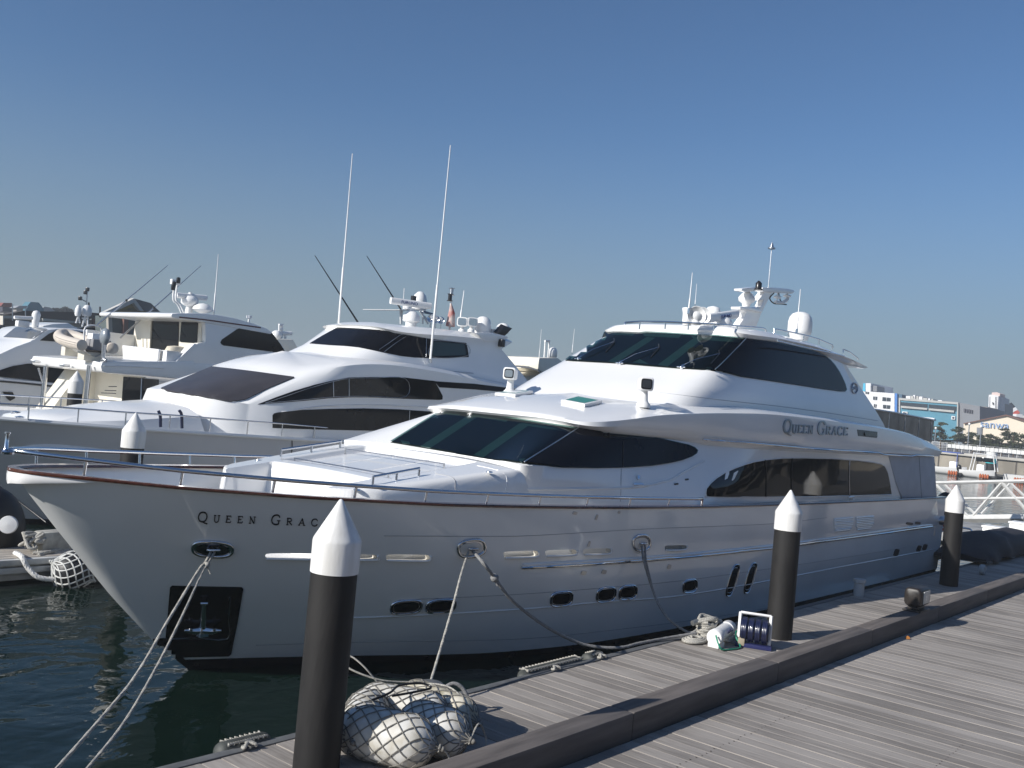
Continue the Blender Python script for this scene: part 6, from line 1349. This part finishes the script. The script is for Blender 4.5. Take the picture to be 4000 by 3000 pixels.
a = g(1730, 1100, 148); t = thing('moored_skiff', 'low pale skiff lying along the dark far pontoon', 'boat', (148, a.y-3, 0)); V, F = lofted([[Vector((148+s_*w_, a.y-7*k, z)) for s_, z in ((-1, .9), (-.7, .1), (.7, .1), (1, .9))] for k, w_ in ((0, .8), (.5, 1), (.85, .7), (1, .1))]); F += [(i*4, i*4+3, i*4+7, i*4+4) for i in range(3)]+[(0, 1, 2, 3)]; mk('hull', V, F, PLWHITE, t, 40)
for i, (x, ytop, ybot) in enumerate(((908,520,690),(1300,470,690),(1450,500,600))):
    A = g(x, ybot, QX+8); B = g(x+3, ytop, QX+8); t = thing('lamp_post', ('slim grey street lamp left of the pines on the quay','slim street lamp between the second and third pine','slim street lamp before the warehouse door')[i], 'lamp', A, 'quay lamps'); MB().tube([Vector((A.x, A.y, GZ)), Vector((A.x, A.y, B.z))], .09, 6).build('post', STEEL, t, 60); MB().ball((A.x, A.y, B.z), .22, 8, 6).build('head', PLWHITE, t, 50)

# ------------------------------------------------------------------ boats between and behind
# white boat with grey bimini seen past the yacht front
t = thing('white_cruiser', 'distant white cruiser with tower arch and grey tarpaulin between the two big yachts', 'boat', PY(2140, 1440, 45))
M3 = lambda x, y: (1900+x*.4973, 1000+y*.4973)
yslab('cabin', [M3(405,890),(M3(415,800)),M3(560,800),M3(600,830),M3(590,900),M3(480,1060),M3(150,1060),M3(150,980),M3(450,920)], 45, 3.5, CREAM, t, .08)
yslab('hull', [M3(-200,1040),M3(500,1050),M3(500,1400),M3(-100,1400)], 44.8, 4, GEL2, t, .1)
for x in (455, 485): MB().tube([PY(*M3(x, 800), 46.5), PY(*M3(x+8, 670), 46.5)], .07, 6).build('arch_leg', PLWHITE, t, 50)
MB().tube([PY(*M3(460, 668), 46.5), PY(*M3(496, 668), 46.5)], .09, 6).build('arch_top', PLWHITE, t, 50)
P = PY(*M3(518, 800), 46.5); MB().lathe([(.25, 0), (.36, .1), (.36, .5), (.25, .75), (.02, .85)], P, 16).build('dome', PLWHITE, t, 50)
V, F = lofted([[PY(*M3(x, y+dy), 44+k*.9) for x, y in ((170,870),(240,862),(330,870),(400,890),(450,930),(440,980))] for k, dy in ((0, 10), (1, 0), (2, -4), (3, 4))]); mk('tarpaulin', V, F, mat('grey_tarpaulin', (.2, .2, .2), .8, var=.4, vscale=1.5, bump=.5, bscale=3), t, 60)
whip('thin white aerial left of the small cruiser between the two yachts', *M3(412, 830), *M3(432, 575), 46, .025)
whip('thin white aerial right of the small cruiser, touching the yacht windshield', *M3(672, 770), *M3(692, 572), 46, .025)
# sport fishing boat whose tower shows over the second yacht
t = thing('sport_fishing_boat', 'sport fishing boat whose white tower top and dome show above the second yacht', 'boat', (34, 40, 0))
yslab('hull', [(1000,1500),(1500,1500),(1900,1700),(1100,1700)], 38.5, 4.5, GEL2, t, .2)
yslab('tower_top', [K2(348,502),K2(480,505),K2(630,512),K2(640,520),K2(480,518),K2(350,510)], 38.5, 3, PLWHITE, t, .03)
for a, b in (((360,512),(365,680)), ((380,512),(372,680)), ((640,520),(635,680)), ((600,520),(700,680)), ((650,580),(720,660))): MB().tube([PY(*K2(*a), 39), PY(*K2(*b), 39)], .05, 6).build('tower_leg', PLWHITE, t, 50)
for a, b in (((640,520),(760,555)), ((620,535),(740,560))): MB().tube([PY(*K2(*a), 39), PY(*K2(*b), 39)], .04, 6).build('spreader', STEEL, t, 50)
P = PY(*K2(588, 510), 40); MB().lathe([(.4, 0), (.45, .1), (.45, .5), (.34, .85), (.15, 1.05), (.02, 1.08)], P, 20).build('dome', PLWHITE, t, 50)
P = PY(*K2(443, 500), 39.5); MB().lathe([(.22, 0), (.24, .12), (.15, .3), (.02, .34)], P, 14).build('small_dome', PLWHITE, t, 50)
P = PY(*K2(490, 505), 39.5); MB().tube([P, PY(*K2(510, 345), 39.5)], .03, 6).box(PY(*K2(510, 385), 39.5)-Vector((.05, .1, .1)), PY(*K2(535, 370), 39.5)+Vector((.05, .1, .15))).build('wind_vane', BLACK, t, 50)
MB().tube([PY(*K2(390, 500), 39.5), PY(*K2(408, 240), 39.5)], .02, 6).build('aerial', PLWHITE, t, 50)
for lab, a, b in (('dark thin outrigger slanting down to the left end of the second yacht roof', (1230,998), (1400,1262)), ('dark thin outrigger slanting down to the white fishing tower', (1433,1000), (1572,1218))):
    P, Q = PY(*b, 39.5), PY(*a, 39.5); t = thing('outrigger_pole', lab, 'pole', P, 'outrigger poles'); MB().tube([P, Q], [.05, .018], 6).build('pole', BLACK, t, 60)
# small tower between third and second yachts
K8 = lambda x, y: (550+x*.2712, 950+y*.2712)
t = thing('white_cruiser', 'distant white cruiser with ladder mast just right of the third yacht windows', 'boat', (36, 50, 0))
yslab('house', [K8(1960,1375),K8(2200,1385),K8(2260,1500),K8(2300,1620),K8(2050,1620)], 48, 3, CREAM, t, .1); yslab('hull', [(1040,1390),(1250,1400),(1300,1600),(1040,1600)], 47.8, 4, GEL2, t, .1)
for x in (1993, 2030): MB().tube([PY(*K8(x, 1370), 49), PY(*K8(x+5, 1175), 49)], .07, 6).build('mast_leg', PLWHITE, t, 50)
MB().tube([PY(*K8(1990, 1175), 49), PY(*K8(2045, 1178), 49)], .08, 6).tube([PY(*K8(1990, 1240), 49), PY(*K8(2040, 1240), 49)], .06, 6).build('mast_top', PLWHITE, t, 50)
MB().ball(PY(*K8(1955, 1335), 49), .35, 12, 8).build('dome', PLWHITE, t, 50); MB().tube([PY(*K8(2030, 1300), 49), PY(*K8(2170, 1300), 49)], .12, 8).tube([PY(*K8(2080, 1305), 49), PY(*K8(2080, 1380), 49)], .08, 6).build('radar', PLWHITE, t, 50)
# ------------------------------------------------------------------ far shore on the left
LY = 112.
def lthing(name, label, cat_='building'): return thing(name, label, cat_, (PY(300, 1300, LY).x, LY, 2))
o = MB().box((-200, LY-2, -2), (300, 1200, 2.0)).build('left_shore_ground', mat('shore_ground', (.2, .19, .17), .9, var=.2, vscale=.1), None, 30); tag(o, None, None, None, 'structure')
def ls(name, pts, y, D, mt, par, bev=0): return MB().prism([PY(*K5(a, b), y) for a, b in pts], (0, D, 0)).build(name, mt, par, 30, bev)
DKR = mat('dark_shed_roof', (.075, .068, .062), .8, var=.2, vscale=.2); BRK = mat('brown_brick', (.20, .10, .075), .9, var=.25, vscale=.8)
b = lthing('boat_shed', 'long low brown roofed boat shed behind the far left cruisers')
ls('wall', [(-60,430),(60,455),(300,470),(520,500),(1110,520),(1310,520),(1310,760),(-60,760)], LY, 4, mat('cream_shed_wall', (.42, .39, .34), .85, var=.2, vscale=.2), b)
ls('roof', [(70,456),(300,410),(490,418),(760,425),(1080,432),(1320,448),(1320,510),(1100,505),(960,560),(515,520),(500,500),(300,470)], LY-.6, 1.5, DKR, b)
ls('brick_panel', [(1112,500),(1300,512),(1298,700),(1108,690)], LY-.3, .3, BRK, b)
ls('pale_eave', [(512,502),(945,542),(950,560),(515,535)], LY-1.2, 1, mat('cream_eave', (.6, .57, .5), .7), b); ls('pale_eave', [(36,472),(200,478),(210,500),(50,500),(48,580),(34,580)], LY-1.2, 1, mat('cream_eave2', (.6, .57, .5), .7), b)
ls('dark_opening', [(55,515),(200,520),(200,590),(52,590)], LY-.2, .3, BLACK, b)
b = lthing('gabled_building', 'dark roofed hall with a cream gable and yellow lattice over the third yacht')
M1 = lambda x, y: (x*.4973/.3256, (y*.4973-80)/.3256)
gp = lambda l: [M1(*q) for q in l]
ls('gable', gp([(850,440),(1050,345),(1150,440),(1150,470),(850,470)]), LY-8, .4, mat('yellow_lattice', (.22, .17, .03), .8, var=.7, vscale=.9, dirt=(.05, .04, .03), stretch=(1, 1, 2)), b)
ls('barge_board', gp([(815,445),(1055,332),(1130,432),(1100,432),(1050,368),(870,452)]), LY-8.6, .8, mat('pale_barge', (.5, .49, .46), .8), b)
ls('roof_side', gp([(1060,335),(1185,370),(1260,440),(1135,440)]), LY-8, .5, mat('slate_roof', (.10, .11, .12), .8, var=.3, vscale=.6), b)
ls('wall', gp([(850,470),(1250,470),(1250,640),(850,640)]), LY-7, 3, mat('teal_shade_wall', (.10, .13, .13), .8, var=.3, vscale=.3), b)
ls('pillar', gp([(850,470),(880,470),(885,640),(855,640)]), LY-7.6, .5, mat('stone_pillar', (.4, .37, .32), .8), b); ls('pillar', gp([(975,480),(1010,480),(1005,640),(970,640)]), LY-7.6, .5, BRK, b)
for lab, pts, mt_, Y_ in (('small teal gabled house on the far left skyline', [(318,402),(335,345),(370,305),(465,312),(498,350),(525,392),(525,420),(318,420)], mat('teal_roof', (.05, .16, .22), .7), 190), ('red roofed house at the far left end of the skyline', [(10,352),(45,315),(142,318),(165,372),(60,372)], mat('red_roof', (.22, .06, .05), .8), 200), ('long dark house with pale roof left of the teal house', [(30,365),(310,382),(312,425),(30,420)], mat('dark_house', (.06, .06, .08), .8), 195), ('pale grey roof between the red and teal houses', [(180,378),(235,352),(330,352),(318,388)], mat('pale_roof', (.3, .32, .34), .8), 188), ('light grey low roofs right of the teal house', [(500,395),(530,362),(600,372),(660,415),(500,425)], mat('grey_roofs', (.26, .28, .30), .8), 205)):
    P = PY(*K5(*pts[0]), Y_); t = thing('house', lab, 'house', (P.x, Y_, 2), 'houses on the left skyline'); V = [PY(*K5(a, b_), Y_) for a, b_ in pts]; lo = min(v.z for v in V)
    MB().prism(V, (0, 2.5, 0)).build('roof', mt_, t, 30); xs_ = [v.x for v in V]; MB().box((min(xs_)+.5, Y_+.5, 1.8), (max(xs_)-.5, Y_+2.2, lo+.2)).build('wall', mat('house_wall', (.3, .29, .28), .8), t, 30)
bm = bmesh.new(); rnd = random.Random(4)
for k in range(9000):
    u = rnd.uniform(-60, 860); hgt = 18+14*math.sin(u*.05)+9*math.sin(u*.017+1)+6*math.sin(u*.13); P = PY(*K5(u, 430-rnd.random()**1.3*max(6, hgt)-(0 if u < 600 else 8)), 230+rnd.uniform(-8, 8)); s_ = rnd.uniform(.25, .7)
    a = Vector((rnd.gauss(0, 1), rnd.gauss(0, 1), rnd.gauss(0, 1))).normalized(); b_ = a.orthogonal().normalized(); bm.faces.new([bm.verts.new(P+a*s_), bm.verts.new(P+b_*s_), bm.verts.new(P-a*s_), bm.verts.new(P-b_*s_)])
o = mkbm('far_woodland', bm, mat('hazy_woodland', (.05, .055, .045), .9, var=.3, vscale=.3), None, None, recalc=False); tag(o, None, None, None, 'stuff')
t = lthing('floodlight_mast', 'tall thin mast with dark floodlights on the left shore skyline', 'mast')
MB().tube([PY(*K5(1022, 560), 90), PY(*K5(1050, 150), 90)], .07, 6).build('pole', STEEL, t, 50)
for q in ((1025, 192), (1050, 155), (962, 262)): MB().box(PY(*K5(*q), 90)-Vector((.16, .12, .18)), PY(*K5(*q), 90)+Vector((.16, .12, .18)), .5).build('floodlight', BLACK, t, 30, .05)
MB().tube([PY(*K5(962, 265), 90), PY(*K5(1030, 300), 90)], .05, 6).build('arm', STEEL, t, 50)
for i, (x, a, b_) in enumerate(((1065,310,440),(1200,362,430),(150,330,470),(305,390,450))):
    P = PY(*K5(x, b_), 100); t = thing('distant_mast', ('dark short mast right of the floodlight mast on the left shore','small post above the boat shed roof near the gable','pale thin mast at the far left above the shed','small pale pole before the teal house')[i], 'mast', P, 'thin masts on the left shore'); MB().tube([PY(*K5(x, b_+60), 100), PY(*K5(x, a), 100)], .09 if i < 2 else .05, 6).build('pole', BLACK if i < 2 else STEEL, t, 50)
# cruiser hardtop with domes between the shed and the tender
t = thing('white_cruiser', 'distant cruiser with two small domes on a frame behind the tender', 'boat', (33, 66, 0))
ls('hardtop', [(500,590),(640,565),(830,556),(900,600),(1000,640),(1140,640),(1140,690),(600,690)], 66, 4, GEL2, t, .15); ls('hull', [(300,700),(1200,700),(1200,900),(300,900)], 65.6, 5, GEL2, t, .15)
ls('dark_screen', [(940,625),(990,612),(1140,618),(1140,655),(960,645)], 65.8, .2, DGLASS, t)
for x, r in ((935, .22), (1038, .34)): MB().lathe([(r*.8, -.15), (r, .0), (r*.95, .35), (r*.5, .6), (.02, .65)], PY(*K5(x, 450), 67), 16).build('dome', PLWHITE, t, 50)
for a, b_ in (((940,470),(910,560)), ((940,470),(960,560)), ((1020,470),(985,600)), ((1055,470),(1050,600)), ((985,500),(1055,500))): MB().tube([PY(*K5(*a), 67), PY(*K5(*b_), 67)], .05, 6).build('frame_tube', PLWHITE, t, 50)
t = thing('white_cruiser', 'dark topped small cruiser cut by the left edge of the photo', 'boat', (24, 60, 0))
ls('hardtop', [(-80,600),(60,598),(150,610),(200,625),(190,640),(150,660),(110,640),(-80,635)], 58, 3, BLACK, t, .08); ls('cabin', [(-80,635),(110,640),(120,690),(60,720),(-80,740)], 58.1, 3, GEL2, t, .1)
ls('window', [(20,618),(100,620),(105,665),(25,668)], 57.9, .1, mat('pale_screen', (.35, .38, .38), .2), t)
P = PY(293, 1542, 37.5); Q = PY(300, 1448, 37.5)
piling(P.x, 37.5, 'distant black piling with white cone cap beneath the third yacht deck overhang', Q.z, Q.z-.9, Q.z-.42, .28)
MB().lathe([(.34, Q.z-1.75), (.36, Q.z-1.7), (.36, Q.z-1.62), (.33, Q.z-1.6)], (P.x, 37.5, 0), 20)
# arcade building behind the photographer, seen only mirrored in the yacht windows
sb = thing('arcade_building', 'long dark waterfront arcade building behind the viewpoint, mirrored in the yacht windows', 'building', (20, -15, 0))
m = MB().box((-45, -40, 0), (85, -13, 9)); m.build('wall', mat('dark_arcade_wall', (.018, .018, .018), .8, var=.3, vscale=.1), sb, 30)
for k in range(22): x = -44+k*5.9; MB().box((x, -12.9, 0), (x+.6, -12.2, 8.6)).build('pillar', mat('pale_pillar', (.16, .15, .14), .8), sb, 30)
rnd = random.Random(8)
for k in range(46):
    x = rnd.uniform(-20, 60); z = rnd.choice((.8, 2.2, 5, 6.2)); MB().box((x, -12.95, z), (x+rnd.uniform(.4, 2.2), -12.8, z+rnd.uniform(.8, 2.4))).build('reflection_panel', (PARA, GLASSG, BGY)[k % 3], sb, 30)  # random pale and dark panels, added to vary the reflections in the yacht glass
for z in (4, 8.5): MB().box((-45, -12.8, z), (85, -11.6, z+.4)).build('balcony_edge', mat('pale_edge', (.18, .17, .16), .8), sb, 30)
o = MB().box((-200, -400, -1), (300, -6.5, .45)).build('shore_ground', mat('shore_paving', (.16, .15, .14), .9, var=.2, vscale=.2), None, 30); tag(o, None, None, None, 'structure')

# thin harbour haze
hz_ = MB().box((-450, -450, -3), (900, 700, 25)).build('haze', mat('tmp_haze', (1, 1, 1)), None, None)
hm = bpy.data.materials.new('harbour_haze'); hm.use_nodes = True; ht = hm.node_tree
for n_ in list(ht.nodes): ht.nodes.remove(n_)
ho = ht.nodes.new('ShaderNodeOutputMaterial'); hv = ht.nodes.new('ShaderNodeVolumePrincipled'); hv.inputs['Density'].default_value = .0009; hv.inputs['Color'].default_value = (.86, .91, .96, 1); hv.inputs['Anisotropy'].default_value = .1
ht.links.new(hv.outputs[0], ho.inputs['Volume']); hz_.data.materials[0] = hm; tag(hz_, None, None, None, 'stuff')
